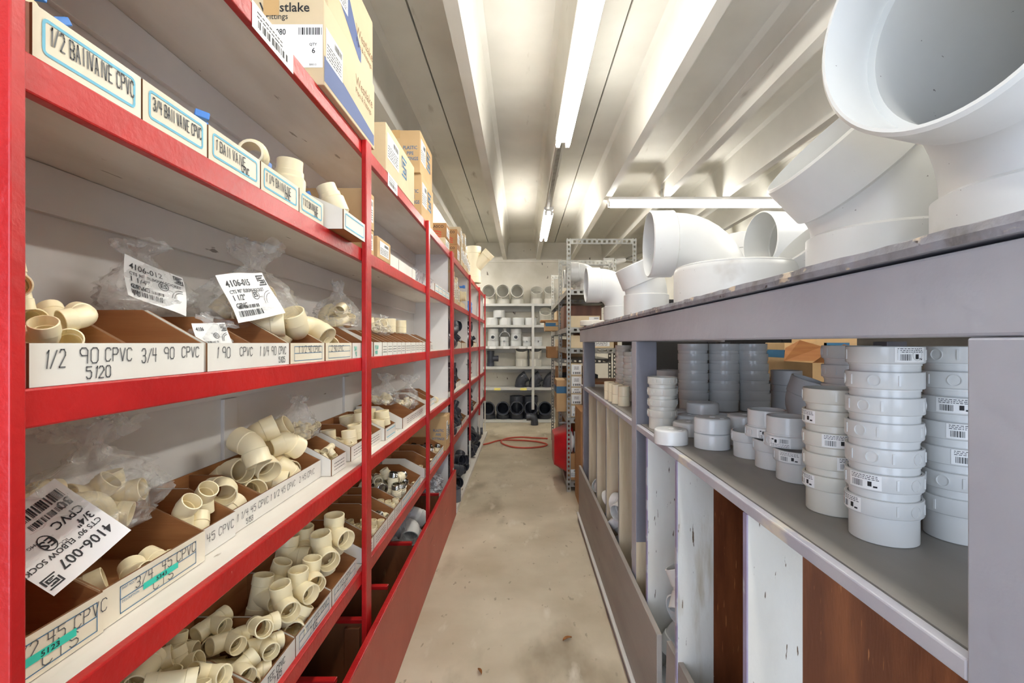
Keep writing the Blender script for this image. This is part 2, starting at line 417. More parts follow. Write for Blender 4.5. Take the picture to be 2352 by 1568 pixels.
def fixture(label, x0, y0, x1, y1, ztop, gap=0.075, two=True, tm='tube'):
    d = Vector((x1 - x0, y1 - y0, 0)); L = d.length; a = math.atan2(d.y, d.x)
    t = thing('ceiling_light', label, 'light', (x0, y0, ztop), (0, 0, a))
    w = .055 if two else .04
    b = MB().prism([(-w, 0), (-w, -.028), (-w * .55, -.052), (w * .55, -.052), (w, -.028), (w, 0)], 'x', 0, L)
    b.build('housing', 'fix', t, smooth=False)
    for s in ((-1, 1) if two else (0,)):
        off = s * gap / 2
        pr = [(.006, .02), (.0175, .022), (.0185, .03), (.0185, L - .03), (.0175, L - .022), (.006, L - .02)]
        T = Matrix.Translation((0, off, -.078)) @ Matrix.Rotation(R(90), 4, 'Y')
        MB().lathe(pr, 14, loop=False, cap0=True, cap1=True, T=T).build('tube', tm, t)
        for q in (0.0, L - .02): MB().box(q, q + .02, off - .014, off + .014, -.098, -.05).build('socket', 'fix', t, smooth=False)
    return t
fixture('long twin tube light over the aisle, nearest the viewer of the two in view', .314, 1.34, .314, 3.80, 3.118)
fixture('shorter twin tube light over the aisle nearest the far wall', .314, 5.78, .314, 7.29, 3.118, gap=.07, tm='tube_far')
fixture('long tube light hung crosswise under the ribs beyond the grey counter', .96, 5.44, 3.4, 5.44, 3.118, two=True, gap=.05, tm='tube_far')
fixture('unseen twin tube light added behind the viewer over the aisle', .314, -1.9, .314, .54, 3.118)  # added fill lamp, out of view behind the camera
fixture('added fill tube light, out of view beyond the grey counter', 2.35, .5, 2.35, 2.94, 3.118, tm='tube_far')  # added lamp, lifts the stacks under the counter top from the right
fixture('added unseen tube light behind the red shelving, near end', -1.95, .1, -1.95, 2.54, 3.118)  # added lamp, brightens the ceiling above the left shelves
fixture('added unseen tube light behind the red shelving, far end', -1.95, 3.9, -1.95, 6.34, 3.118)  # second added lamp for the left ceiling, also out of sight
fixture('added tube light near the far wall, kept hidden behind the big elbows', 2.45, 8.0, 3.45, 8.0, 3.118, tm='tube_far')  # added to brighten the far wall, concealed by the fittings
fixture('added unseen tube light behind the far red shelving', -1.6, 6.9, -1.6, 9.1, 3.118, tm='tube_far')  # added over the left side for more light on the far wall
def conduit():
    b = MB()
    for x, y0, y1, z in ((.30, 3.80, 5.78, 3.10),):
        b.box(x - .016, x + .016, y0, y1, z - .018, z + .018)
    tag(b.build('conduit', 'steel', smooth=False), 'grey metal raceway on the rib between the two aisle lights', 'conduit')
    def rod(pts, r, name, m, lab, cat):
        mb = MB(); pipe_path(mb, pts, r, 8); o = mb.build(name, m); tag(o, lab, cat)
    rod([(1.60 - .05, 1.9, 3.30), (1.55, 3.4, 3.30), (1.55, 5.40, 3.27), (1.555, 5.44, 3.125)], .008, 'conduit', 'ceil', 'thin white wire conduit running along a rib to the crosswise light', 'conduit')
    rod([(2.55, 6.6, 3.09), (1.98, 9.1, 3.09), (1.95, 9.2, 3.08), (2.3, 9.3, 3.07), (3.2, 9.3, 3.07)], .016, 'conduit', 'steel', 'grey metal conduit bending along the far ceiling behind the steel rack', 'conduit')
def pipe_path(mb, pts, r, n=10, mi=0, close=False, flat=1.0):
    pts = [Vector(p) for p in pts]; rs = []; k = len(pts); pn = None
    for i, p in enumerate(pts):
        a = pts[(i - 1) % k] if (close or i > 0) else p; c = pts[(i + 1) % k] if (close or i < k - 1) else p
        t = (c - a).normalized()
        if pn is None:
            pn = t.cross(Vector((0, 0, 1)))
            if pn.length < 1e-3: pn = t.cross(Vector((0, 1, 0)))
        pn = (pn - t * pn.dot(t)).normalized(); bn = t.cross(pn)
        rs.append([p + pn * r * math.cos(2 * PI * j / n) + bn * r * flat * math.sin(2 * PI * j / n) for j in range(n)])
    mb.rings(rs, True, close, not close, not close, mi)
conduit()

# ------------------------------------------------------------------ red shelving along the left
S = [2.288, 1.868, 1.442, 1.022, .612]         # tops of the five shelves
XP, XRAIL, XBK = -.605, -.625, -.945
def red_unit(label, y0, y1, posts, parts, near_panel, base):
    u = thing('shelving_unit', label, 'shelving', (XBK, y0, 0))
    def P(name, b, m, bev=.0015, lab=None):
        # measured in world metres, kept relative to the unit
        b.v = [(x - XBK, y - y0, z) for x, y, z in b.v]
        o = b.build(name, m, u, smooth=False, bevel=bev)
        if lab: o['label'] = lab
        return o
    for z in S:
        P('shelf', MB().box(XBK, XRAIL - .02, y0 + .004, y1, z - .02, z - .001), 'shelfw')
        P('front_rail', MB().box(XRAIL - .02, XRAIL, y0 + .004, y1, z - .051, z), 'red', .003)
        P('cleat', MB().box(XBK, XBK + .018, y0 + .004, y1, z - .115, z - .021), 'backw')
    P('back_panel', MB().box(XBK - .02, XBK, y0, y1, 0, S[0]), 'backw')
    for yp, w, zb in posts:
        P('post', MB().box(XRAIL, XP, yp, yp + w, zb, S[0] + .004), 'red', .003)
    for yp, full in parts:
        P('partition', MB().box(XBK, XRAIL - .021, yp, yp + .018, 0, S[0] - .021), 'backw')
    if near_panel:
        P('end_panel', MB().box(XBK - .02, XP, y0 - .019, y0, 0, 2.42), 'red', .002)
    if base:
        P('base_board', MB().box(XBK, XP + .03, y0 + .04, y1 - .02, .0, .045), 'shelfw')
        for yp, w, zb in posts:
            P('post_foot', MB().box(XRAIL + .001, XP - .001, yp + .004, yp + w - .002, .045, zb), 'shelfw', lab='bare white lower end of the post')
    return u, P
U1, P1 = red_unit('red and white wooden shelving with cream fittings in white bins, nearest on the left', .592, 4.232,
                  [(1.884, .063, .0), (3.137, .045, .0), (4.19, .04, .0)], [(4.212, 1)], True, False)
U2, P2 = red_unit('red and white wooden shelving with grey fittings, farther along the left side', 4.236, 8.0,
                  [(4.25, .045, .40), (5.66, .05, .36), (6.91, .05, .47), (7.94, .05, .55)], [(5.69, 1), (6.94, 1), (7.975, 1)], False, True)
# vertical battens on the back panel
for y in (1.52, 2.55): P1('batten', MB().box(XBK, XBK + .012, y, y + .07, .65, S[2] - .12), 'backw')
# kick board: leans slightly into the aisle towards the viewer
def kick():
    b = MB()
    prof = [(0, 0), (.022, 0), (.022, .40), (0, .40)]
    pts0 = [(-.572 + x, .60, z) for x, z in prof]; pts1 = [(-.600 + x, 4.24, z * .955) for x, z in prof]
    b.rings([pts0, pts1], True, False, True, True)
    P1('kick_board', b, 'brick', .003)
    e = MB().rings([[(-.5735 + x, .60, z) for x, z in [(0, .4005), (.0235, .4005), (.0235, .412), (0, .412)]],
                    [(-.6015 + x, 4.24, z) for x, z in [(0, .3825), (.0235, .3825), (.0235, .394), (0, .394)]]], True, False, True, True)
    P1('kick_board_cap', e, 'red', .002, 'worn lighter red top edge of the kick board')
kick()
for i, yd in enumerate((1.30, 1.62, 1.98, 2.25, 2.74, 3.63)):
    P1('bin_divider', MB().box(XBK + .002, -.628, yd, yd + .02, 0, .355), 'board')
    P1('divider_cap', MB().box(XBK + .002, -.626, yd - .003, yd + .023, .356, .372), 'red', .002, 'red painted top edge of the bin divider')
    if i in (1, 2): P1('divider_batten', MB().box(-.72, -.66, yd - .02, yd - .001, 0, .345), 'board')
P1('bin_floor', MB().box(XBK + .002, -.628, .62, 4.2, .002, .02), 'board')

# ------------------------------------------------------------------ grey counter on the right
XC = .505
def counter():
    u = thing('counter', 'long grey painted wooden counter with a shelf and open bins on the right', 'counter', (XC, .3, 0))
    def P(name, b, m, bev=.002, lab=None, sm=False):
        b.v = [(x - XC, y - .3, z) for x, y, z in b.v]
        o = b.build(name, m, u, smooth=sm, bevel=bev)
        if lab: o['label'] = lab
        return o
    # top: ragged sawn front edge
    b = MB(); rnd = random.Random(3); n = 120; r0 = []
    for i in range(n + 1):
        y = .3 + (4.27 - .3) * i / n
        j = rnd.uniform(-.003, .002); k = rnd.uniform(-.002, .001)
        r0.append([(XC - .006 + j, y, 1.612), (XC - .008 + j, y, 1.622), (XC - .006 + j, y, 1.633 + k), (XC + .004, y, 1.635), (1.76, y, 1.635), (1.76, y, 1.612)])
    b.rings(r0, True, False, True, True)
    for i, f in enumerate(b.f):
        if all(b.v[q][0] < XC + .006 for q in f): b.mi[i] = 1
    P('counter_top', b, ['grey', 'edge'], 0)
    P('fascia', MB().box(XC, XC + .042, .3, 4.262, 1.507, 1.607), 'grey', .004)
    P('underside_board', MB().box(XC + .043, 1.76, .32, 4.25, 1.585, 1.611), 'plank', 0)
    P('end_fascia', MB().box(XC + .043, 1.76, 4.22, 4.262, 1.507, 1.584), 'grey', .003)
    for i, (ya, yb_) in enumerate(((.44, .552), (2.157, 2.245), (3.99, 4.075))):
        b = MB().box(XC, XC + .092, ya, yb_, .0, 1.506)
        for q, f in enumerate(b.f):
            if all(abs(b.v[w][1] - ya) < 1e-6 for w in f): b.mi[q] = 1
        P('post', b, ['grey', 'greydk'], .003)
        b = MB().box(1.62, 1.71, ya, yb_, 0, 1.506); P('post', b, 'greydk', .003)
    P('post_bare_end', MB().box(XC + .0005, XC + .0925, 2.1555, 2.157, .0, .615), 'rawply', 0, 'bare unpainted lower face of the post')
    segs = [(.553, 2.156), (2.246, 3.989), (4.076, 4.22)]
    for a, c in segs:
        b = MB().box(XC + .001, XC + .020, a, c, 1.113, 1.1385)
        P('shelf_nosing', b, 'nosing', .003, 'pale grey front edge of the counter shelf')
    P('shelf', MB().box(XC + .021, XC + .093, .553, 2.156, 1.118, 1.1395).box(XC + .021, XC + .093, 2.246, 3.989, 1.118, 1.1395)
      .box(XC + .093, 1.72, .42, 4.22, 1.118, 1.1395), 'greysh', 0)
    def divider(y, white, front='violet', m2='ply', th=.016):
        d = MB().box(XC + .004, XC + white, y, y + th, 0, 1.1125)
        o = P('bin_divider', d, 'chipw' if m2 == 'ply' else 'rawply', 0)
        if m2 == 'ply':
            e = MB().box(XC + white, 1.38, y + .001, y + th - .001, 0, 1.1125)
            P('bin_divider_panel', e, 'ply', 0, 'unpainted stained plywood back of the bin divider')
        f = MB().box(XC, XC + .0035, y - .001, y + th + .001, 0, 1.1125)
        P('divider_edge', f, front, 0)
    divider(1.095, .127); divider(1.59, .121); divider(1.97, .50)
    for y in (2.55, 2.93, 3.31, 3.70): divider(y, .80, 'plank', 'raw', .014)
    P('back_panel', MB().box(1.402, 1.418, .45, 4.2, 0, 1.117), 'board', 0)
    # sloping bin fronts (the pale triangles between dividers)
    P('bin_front', MB().box(.478, .498, 1.728, 4.12, .062, .462), 'plank', .003)
    P('bin_front_ledge', MB().box(.462, .499, 1.5, 4.14, .046, .061), 'greyshelf', .002)
    P('skirting_board', MB().box(.470, .499, 1.5, 4.12, .0, .045), 'purple', .002)
    b = MB().rings([[(.522, .75, .20), (.540, .75, .20), (.556, .75, .45), (.538, .75, .45)], [(.500, 1.705, .20), (.518, 1.705, .20), (.524, 1.705, .455), (.506, 1.705, .455)]], True, False, True, True)
    P('bin_front', b, 'plank', .002)
    P('bin_floor', MB().box(.50, 1.40, .45, 4.1, .001, .015), 'board', 0)
    # scuffs of bare wood on the fascia
    return u
counter()

# ------------------------------------------------------------------ pale shelf against the far wall
FS = [2.235, 1.835, 1.437, 1.052, .658, .055]
def far_shelf():
    u = thing('shelving_unit', 'pale grey painted shelf of white and dark fittings against the far wall', 'shelving', (-.95, 9.1, 0))
    def P(name, b, m, lab=None):
        b.v = [(x + .95, y - 9.1, z) for x, y, z in b.v]
        o = b.build(name, m, u, smooth=False, bevel=.002)
        if lab: o['label'] = lab
    for i, z in enumerate(FS):
        P('shelf', MB().box(-.95, 1.1, 9.121, 9.48, z - .022, z), 'greyshelf')
        P('front_rail', MB().box(-.95, 1.1, 9.10, 9.12, z - (.046 if i < 5 else .05), z), 'greyshelf')
        if i < 5: P('cleat', MB().box(-.95, 1.1, 9.455, 9.475, z - .13, z - .023), 'greyshelf')
    for x in (-.93, .172, 1.06):
        P('post', MB().box(x, x + .05, 9.075, 9.099, .25 if x > 0 and x < 1 else 0, 2.23), 'greyshelf')
    for x, z, m in ((-.62, 1.437, 'paper'), (-.36, 1.437, 'paper'), (-.06, 1.437, 'paper'), (-.53, .658, 'papery'), (-.04, .658, 'papery'), (.1, 1.437, 'paper')):
        P('shelf_tag', MB().box(x, x + .12, 9.097, 9.0995, z - .05, z - .004), m, 'paper price tag on the shelf edge')
far_shelf()

# ------------------------------------------------------------------ slotted-angle steel racks
def slotted(mb, x0, x1, z0, z1, y, th, horiz=False, pitch=.045, T=None):
    """perforated steel strip in the plane y = const, slots along its length"""
    if horiz: L0, L1, A, B = x0, x1, z0, z1
    else: L0, L1, A, B = z0, z1, x0, x1
    w = B - A
    def bx(l0, l1, a, b):
        if horiz: mb.box(l0, l1, y, y + th, a, b, 0, T)
        else: mb.box(a, b, y, y + th, l0, l1, 0, T)
    bx(L0, L1, A, A + w * .28); bx(L0, L1, B - w * .28, B)
    l = L0
    while l < L1:
        bx(l, min(l + pitch * .5, L1), A + w * .28, B - w * .28); l += pitch
def rack(label, y0, y1, zt0, zt1, levels, x1=1.147):
    x0 = .446
    u = thing('steel_rack', label, 'rack', (x0, y0, 0))
    for (yy, zt, xs) in ((y0, zt0, (0, x1 - x0)), (y1 - .04, zt1, (0, x1 - x0))):
        for x in xs:
            mb = MB(); s = 1 if x == 0 else -1
            xa, xb = (x, x + .04) if s > 0 else (x - .04, x)
            slotted(mb, xa, xb, 0, zt, yy - y0, .003)
            T = Matrix.Translation((x, yy - y0, 0)) @ Matrix.Rotation(R(90), 4, 'Z')
            slotted(mb, .003, .04, 0, zt, 0 if s < 0 else -.003, .003, T=T)
            mb.build('post', 'steel', u, smooth=False)
    for z in levels:
        w = x1 - x0
        mb = MB().box(.004, w - .004, .004, y1 - y0 - .004, z - .004, z)
        mb.build('shelf', 'steel', u, smooth=False)
        for yq in (-.0005, y1 - y0 - .003):
            mb = MB(); slotted(mb, .041, w - .041, z - .052, z, yq, .003, True, .06)
            mb.build('cross_beam', 'steel', u, smooth=False)
        for x in (-.003, w):
            MB().box(x, x + .003, .045, y1 - y0 - .045, z - .052, z).build('side_beam', 'steel', u, smooth=False)
    for yy, zt in ((0, zt0), (y1 - y0 - .003, zt1)):
        mb = MB(); slotted(mb, .041, x1 - x0 - .041, zt - .058, zt - .004, yy, .003, True, .05)
        mb.build('cross_beam', 'steel', u, smooth=False)
    return u
RK = [.105, .745, 1.445, 1.655, 2.035]
rack('grey slotted steel rack nearest the counter end', 4.88, 5.98, 2.55, 2.52, RK)
rack('grey slotted steel rack farthest down the aisle', 6.0, 7.53, 2.51, 2.55, [.105, .745, 1.30, 1.655, 2.035], 1.10)

# ------------------------------------------------------------------ kit of fittings, bins, cartons and bags
def elbow_mb(r, ang=90, hub=None, wall=None, bend=None, hs=1.07, n=28, lip=True):
    """hollow elbow standing on one hub, the other hub bent towards -X"""
    hub = hub if hub is not None else r * .95; wall = wall or r * .12; bend = bend or r * 1.15; A = R(ang); rb = r / hs
    def fr(s):                                   # s: distance along the centre line
        L1 = hub; L2 = bend * A
        if s <= L1: return Vector((0, 0, s)), 0.0
        if s <= L1 + L2:
            th = (s - L1) / bend
            return Vector((-bend + bend * math.cos(th), 0, hub + bend * math.sin(th))), th
        th = A; e = Vector((-bend + bend * math.cos(A), 0, hub + bend * math.sin(A)))
        return e + Vector((-math.sin(A), 0, math.cos(A))) * (s - L1 - L2), A
    T_ = hub * 2 + bend * A; c = r * .03; k = max(4, int(ang / 9))
    arc = [hub + bend * A * i / k for i in range(k + 1)]
    out = [(0, r - c), (c, r), (hub - c * 1.5, r), (hub, rb)] + [(s, rb) for s in arc[1:-1]] + [(T_ - hub, rb), (T_ - hub + c * 1.5, r), (T_ - c, r), (T_, r - c)]
    ri = r - wall; rbi = min(rb - wall, ri - wall * .7)
    d = hub * .9
    inn = [(T_, ri + c * .5), (T_ - d, ri), (T_ - d - .0005, rbi)] + [(s, rbi) for s in arc[::-1][1:-1]] + [(d + .0005, rbi), (d, ri), (0, ri + c * .5)]
    rs = []
    for s, q in out + inn:
        p, th = fr(s); n1 = Vector((math.cos(th), 0, math.sin(th))); n2 = Vector((0, 1, 0))
        rs.append([p + n1 * q * math.cos(2 * PI * j / n) + n2 * q * math.sin(2 * PI * j / n) for j in range(n)])
    mb = MB().rings(rs, True, True)
    sp = []
    m = 5 if ang > 60 else 4
    for i in range(m):
        s = r * .8 + (T_ - 1.6 * r) * i / (m - 1); p, _ = fr(s); sp.append((p.x, p.y, p.z, r * .97))
    return mb, sp
def branch(mb, Rm, r, L, ang, oz, wall, n=24, az=0.0, hub=None, hs=1.07):
    d = Vector((math.sin(R(ang)), 0, math.cos(R(ang)))); e1 = Vector((math.cos(R(ang)), 0, -math.sin(R(ang)))); e2 = Vector((0, 1, 0)); o = Vector((0, 0, oz))
    Z = Matrix.Rotation(az, 4, 'Z'); hub = hub or r * .9; rb = r / hs; c = r * .03
    def saddle(q, rr):
        ring = []
        for j in range(n):
            p = o + e1 * q * math.cos(2 * PI * j / n) + e2 * q * math.sin(2 * PI * j / n)
            x = math.sqrt(max(rr * rr - p.y * p.y, 0)); t = (x - p.x) / d.x
            ring.append(p + d * max(t, 0))
        return ring
    def flat(s, q): return [o + d * s + e1 * q * math.cos(2 * PI * j / n) + e2 * q * math.sin(2 * PI * j / n) for j in range(n)]
    rs = [saddle(rb, Rm - .0004), flat(L - hub, rb), flat(L - hub + c * 1.5, r), flat(L - c, r), flat(L, r - c), flat(L, r - wall + c * .5), flat(L - hub * .9, r - wall), flat(L - hub * .9 - .0005, rb - wall), saddle(rb - wall, Rm + .0002)]
    mb.rings(rs, True, False, T=Z)
def tee_mb(r, L=None, Lb=None, rb=None, ang=90, wall=None, n=28, oz=0.0, az2=None):
    """run along Z centred on the origin, branch towards +X"""
    L = L or r * 2.0; Lb = Lb or r * 2.1; rb = rb or r; wall = wall or r * .13; hub = r * .9; q = r / 1.07; c = r * .03
    pr = [(r - c, -L), (r, -L + c), (r, -L + hub), *[(q, -L + hub + c * 1.5 + (2 * L - 2 * hub - 3 * c) * i / 8) for i in range(9)], (r, L - hub), (r, L - c), (r - c, L),
          (r - wall, L), (r - wall, L - hub * .9), *[(q - wall, L - hub * .9 - .0005 - (2 * L - 1.8 * hub - .001) * i / 8) for i in range(9)], (r - wall, -L + hub * .9), (r - wall, -L)]
    mb = MB().lathe(pr, n)
    # open the run where the branch joins it
    def inside(f, az):
        m_ = sum((Vector(mb.v[i]) for i in f), Vector()) / len(f)
        m_ = Matrix.Rotation(-az, 3, 'Z') @ m_
        d_ = Vector((math.sin(R(ang)), 0, math.cos(R(ang)))); w_ = m_ - Vector((0, 0, oz)); return m_.x > 0 and (w_ - d_ * w_.dot(d_)).length < (rb / 1.07 - wall) * .97
    keep = [i for i, f in enumerate(mb.f) if not inside(f, 0.0) and not (az2 is not None and inside(f, az2))]
    mb.f = [mb.f[i] for i in keep]; mb.mi = [mb.mi[i] for i in keep]
    branch(mb, q, rb, Lb, ang, oz, wall, n)
    if az2 is not None: branch(mb, q, rb, Lb, ang, oz, wall, n, az2)
    sp = [(0, 0, -L + r * .8, r * .97), (0, 0, 0, r * .97), (0, 0, L - r * .8, r * .97)]
    dx, dz = math.sin(R(ang)), math.cos(R(ang))
    for s in (Lb * .55, Lb - rb * .8): sp.append((dx * s, 0, oz + dz * s, rb * .97))
    return mb, sp
def coupling_mb(r, h, wall=None, n=28, ridge=0.0):
    wall = wall or r * .12; c = r * .03
    pr = [(r - c, 0), (r, c)]
    if ridge: pr += [(r, h * .47), (r + ridge, h * .48), (r + ridge, h * .52), (r, h * .53)]
    pr += [(r, h - c), (r - c, h), (r - wall, h), (r - wall, h * .53), (r - wall * 1.5, h * .52), (r - wall * 1.5, h * .48), (r - wall, h * .47), (r - wall, 0)]
    k = max(1, int(round(h / (1.2 * r)))); sp = []
    for i in range(k + 1):
        z = r * .9 + max(0, h - 1.8 * r) * i / max(1, k); sp.append((0, 0, z, r * .95))
    return MB().lathe(pr, n), sp
def cap_mb(r, h, n=36, dome=0.0):
    c = min(r * .12, h * .2)
    pr = [(r - .004, 0), (r, .0008), (r, h - c)] + [(r - c + c * math.cos(R(a)), h - c + c * math.sin(R(a)) ) for a in (30, 60, 90)] + [(r * .5, h + dome), (.0008, h + dome * 1.1), (.0008, h - .005), (r - .005, h - .006)]
    return MB().lathe(pr, n), [(0, 0, h / 2, r)]
def body_lathe(prof, n=28): return MB().lathe(prof, n)

_KIT = {}
def kit(key, fn, mats, ang=38):
    """one mesh per kind of fitting; every piece is an object of its own"""
    if key not in _KIT:
        mb, sp = fn()
        _KIT[key] = (mb.mesh(key.split('|')[0], mats, ang=ang), sp)
    return _KIT[key]

def rnd_rot(rnd, mode):
    if mode == 'any': return Matrix.Rotation(rnd.uniform(0, 2 * PI), 4, 'Z') @ Matrix.Rotation(rnd.uniform(0, PI), 4, 'X') @ Matrix.Rotation(rnd.uniform(0, 2 * PI), 4, 'Z')
    if mode == 'upright': return Matrix.Rotation(rnd.uniform(0, 2 * PI), 4, 'Z') @ Matrix.Rotation(rnd.uniform(-.2, .2), 4, 'X')
    if mode == 'tee':       # run upright or lying, branch turned to the aisle
        c = rnd.random()
        if c < .62: return Matrix.Rotation(rnd.uniform(-1.5, .9), 4, 'Z') @ Matrix.Rotation(rnd.uniform(-.25, .25), 4, 'X')
        return Matrix.Rotation(rnd.uniform(-.9, .9), 4, 'Z') @ Matrix.Rotation(rnd.uniform(1.1, 2.0), 4, 'X')
    if mode == 'lie': return Matrix.Rotation(rnd.uniform(0, 2 * PI), 4, 'Z') @ Matrix.Rotation(R(90) + rnd.uniform(-.25, .25), 4, 'X') @ Matrix.Rotation(rnd.uniform(0, 2 * PI), 4, 'Z')
def pile(key, name, label, cat, group, bounds, count, seed, mode='any', obst=None, tries=30, zmax=None, parts=None, heap=0.0):
    """drop pieces one by one into the bin until each rests on the floor of the bin or on the pieces below"""
    me, sp = _KIT[key]
    rnd = random.Random(seed); x0, x1, y0, y1, z0 = bounds
    obst = obst if obst is not None else []
    S0 = np.array(sp); res = []
    for i in range(count):
        best = None
        for t in range(tries):
            Rm = rnd_rot(rnd, mode); A = np.array(Rm.to_3x3())
            c = S0[:, :3] @ A.T; r = S0[:, 3]
            lx, hx = (c[:, 0] - r).min(), (c[:, 0] + r).max(); ly, hy = (c[:, 1] - r).min(), (c[:, 1] + r).max()
            if hx - lx > x1 - x0 or hy - ly > y1 - y0: continue
            px = rnd.uniform(x0 - lx, x1 - hx); py = rnd.uniform(y0 - ly, y1 - hy)
            z = (z0 + r - c[:, 2]).max()
            if obst:
                O = np.array(obst)
                dx = c[:, None, 0] + px - O[None, :, 0]; dy = c[:, None, 1] + py - O[None, :, 1]
                rr = r[:, None] + O[None, :, 3]; q = rr ** 2 - dx ** 2 - dy ** 2
                zz = np.where(q > 0, O[None, :, 2] + np.sqrt(np.maximum(q, 0)) - c[:, None, 2], -9)
                z = max(z, zz.max())
            top = z + (c[:, 2] + r).max()
            sc = z + (c[:, 2]).mean() + heap * ((px - (x0 + x1) / 2) / (x1 - x0)) ** 2
            if zmax and top > zmax: continue
            if best is None or sc < best[0]: best = (sc, px, py, z, Rm, c, r)
        if best is None: continue
        _, px, py, z, Rm, c, r = best
        for k in range(len(r)): obst.append((c[k, 0] + px, c[k, 1] + py, c[k, 2] + z, r[k]))
        o = link_mesh(name, me, None, (px, py, z), Rm)
        tag(o, label, cat, group)
        for pn, key2 in (parts or []): link_mesh(pn, _KIT[key2][0], o)
        res.append(o)
    return res
def put(key, name, label, cat, loc, rot=(0, 0, 0), group=None, parts=None):
    o = link_mesh(name, _KIT[key][0], None, loc, rot)
    for pn, key2 in (parts or []): link_mesh(pn, _KIT[key2][0], o)
    return tag(o, label, cat, group)

# ---- open-fronted parts bin: low front, sloping sides, white outside and brown inside
def parts_bin(label, y0, y1, xf, z0, hf=.057, hb=.122, xb=-.925, run=.115, out='binw', div=(), draw=None, group=None, t=.004, name='parts_bin', lean=0.0, front_over=0.0):
    d = xf - xb; w = y1 - y0
    root = thing(name, label, 'bin', (xb, y0, z0), (0, 0, lean), group)
    side = [(0, 0), (d - t, 0), (d - t, hf), (d - t - run, hb), (0, hb)]
    mats = [out, 'inner', 'core']
    b = MB()
    b.prism(side, 'y', 0, t, 0, 1, 2); b.prism(side, 'y', w - t, w, 1, 0, 2)
    b.prism([(0, 0), (w, 0), (w, hf + front_over), (0, hf + front_over)], 'x', d - t, d, 1, 0, 2)
    b.prism([(t, 0), (w - t, 0), (w - t, hb), (t, hb)], 'x', 0, t, 0, 1, 2)
    b.box(t, d - t, t, w - t, 0, t * .8, 1)
    b.build('tray', mats, root, smooth=False)
    for yd in div:
        MB().prism([(t, t), (d - t - .001, t), (d - t - .001, hf - .002), (d - t - run, hb - .004), (t, hb - .004)], 'y', yd - y0 - t, yd - y0 + t, 1, 1, 2).build('divider', mats, root, smooth=False)
    if draw:
        T = frame((d + .0007, 0, 0), (0, 1, 0), (0, 0, 1)); draw(root, T, w, hf + front_over)
    return root
def rframe(root, T, w, h, m='inklt', ins=.012, t=.0045):
    b = MB(); rrect(b, ins, w - ins, h * .14, h * .86, t, .008, T); decal(b, 'printed_frame', m, root)
def hand(root, T, rows, m='pencil', th=.0011, seed=1, slant=.02, jit=.03):
    for txt, x, y, h, adv in rows:
        b = MB(); pen(b, txt, h, T @ Matrix.Translation((x, y, .0003)), th, adv, 0, jit, slant, seed); decal(b, 'handwriting', m, root)
def blueform(root, T, x0, x1, h, m='inkblue', words=True):
    b = MB(); y0, y1 = h * .12, h * .84; t = .0016
    for a, c, e, f in ((x0, x1, y0, y0 + t), (x0, x1, y1 - t, y1), (x0, x0 + t, y0, y1), (x1 - t, x1, y0, y1), (x0, x1, (y0 + y1) / 2, (y0 + y1) / 2 + t)): quad(b, a, c, e, f, T)
    if words:
        typed(b, 'PART NO.:', .0042, T @ Matrix.Translation((x0 + .004, y1 - .0075, 0))); typed(b, 'DESCRIPTION:', .0042, T @ Matrix.Translation((x0 + .004, (y0 + y1) / 2 - .0065, 0)))
    decal(b, 'printed_form', m, root)
def tealtape(root, T, x0, x1, y0, y1, txt):
    b = MB(); quad(b, x0, x1, y0, y1, T, 0, .0006); o = decal(b, 'tape_strip', 'teal', root, 'teal tape strip with a printed number')
    b = MB(); typed(b, txt, (y1 - y0) * .62, T @ Matrix.Translation(((x0 + x1) / 2, y0 + (y1 - y0) * .2, .0010)), 0, 1.35, 'CENTER', .012); decal(b, 'printed_number', 'ink', root)

# ---- closed carton
def carton(label, x0, x1, y0, y1, z0, z1, m='card', draw=None, group=None, tape=True, name='carton', open_top=False):
    root = thing(name, label, 'box', (x0, y0, z0), (0, 0, 0), group)
    X, Y, Z = x1 - x0, y1 - y0, z1 - z0
    if not open_top:
        b = MB().box(0, X, 0, Y, 0, Z)
        b.build('carton_body', m, root, smooth=False, bevel=.003)
    else:
        b = MB(); t = .004
        b.box(0, X, 0, t, 0, Z); b.box(0, X, Y - t, Y, 0, Z); b.box(0, t, t, Y - t, 0, Z); b.box(X - t, X, t, Y - t, 0, Z); b.box(t, X - t, t, Y - t, 0, t)
        b.build('carton_body', m, root, smooth=False)
    if tape:
        b = MB().box(X / 2 - .024, X / 2 + .024, -.0005, Y + .0005, Z + .0002, Z + .0008)
        b.box(X / 2 - .024, X / 2 + .024, -.001, -.0004, Z - .05, Z + .0008); b.build('tape', 'tape', root, smooth=False)
    if draw: draw(root, frame((X + .0006, 0, 0), (0, 1, 0), (0, 0, 1)), frame((0, -.0006, 0), (1, 0, 0), (0, 0, 1)), X, Y, Z)
    return root
def ship_label(root, T, x0, x1, y0, y1, seed=1, head=None):
    b = MB(); quad(b, x0, x1, y0, y1, T, 0, .0004); o = decal(b, 'shipping_label', 'paper', root, 'white shipping label')
    b = MB(); T2 = T @ Matrix.Translation((0, 0, .0008)); w, h = x1 - x0, y1 - y0
    bars(b, x0 + w * .5, x1 - w * .06, y1 - h * .3, y1 - h * .1, T2, 0, 16, seed)
    lines(b, x0 + w * .06, x1 - w * .1, y0 + h * .1, y1 - h * .4, 5, T2, 0, seed, .2)
    if head: typed(b, head, h * .13, T2 @ Matrix.Translation((x0 + w * .05, y1 - h * .26, 0)))
    decal(b, 'label_print', 'ink', root); return o
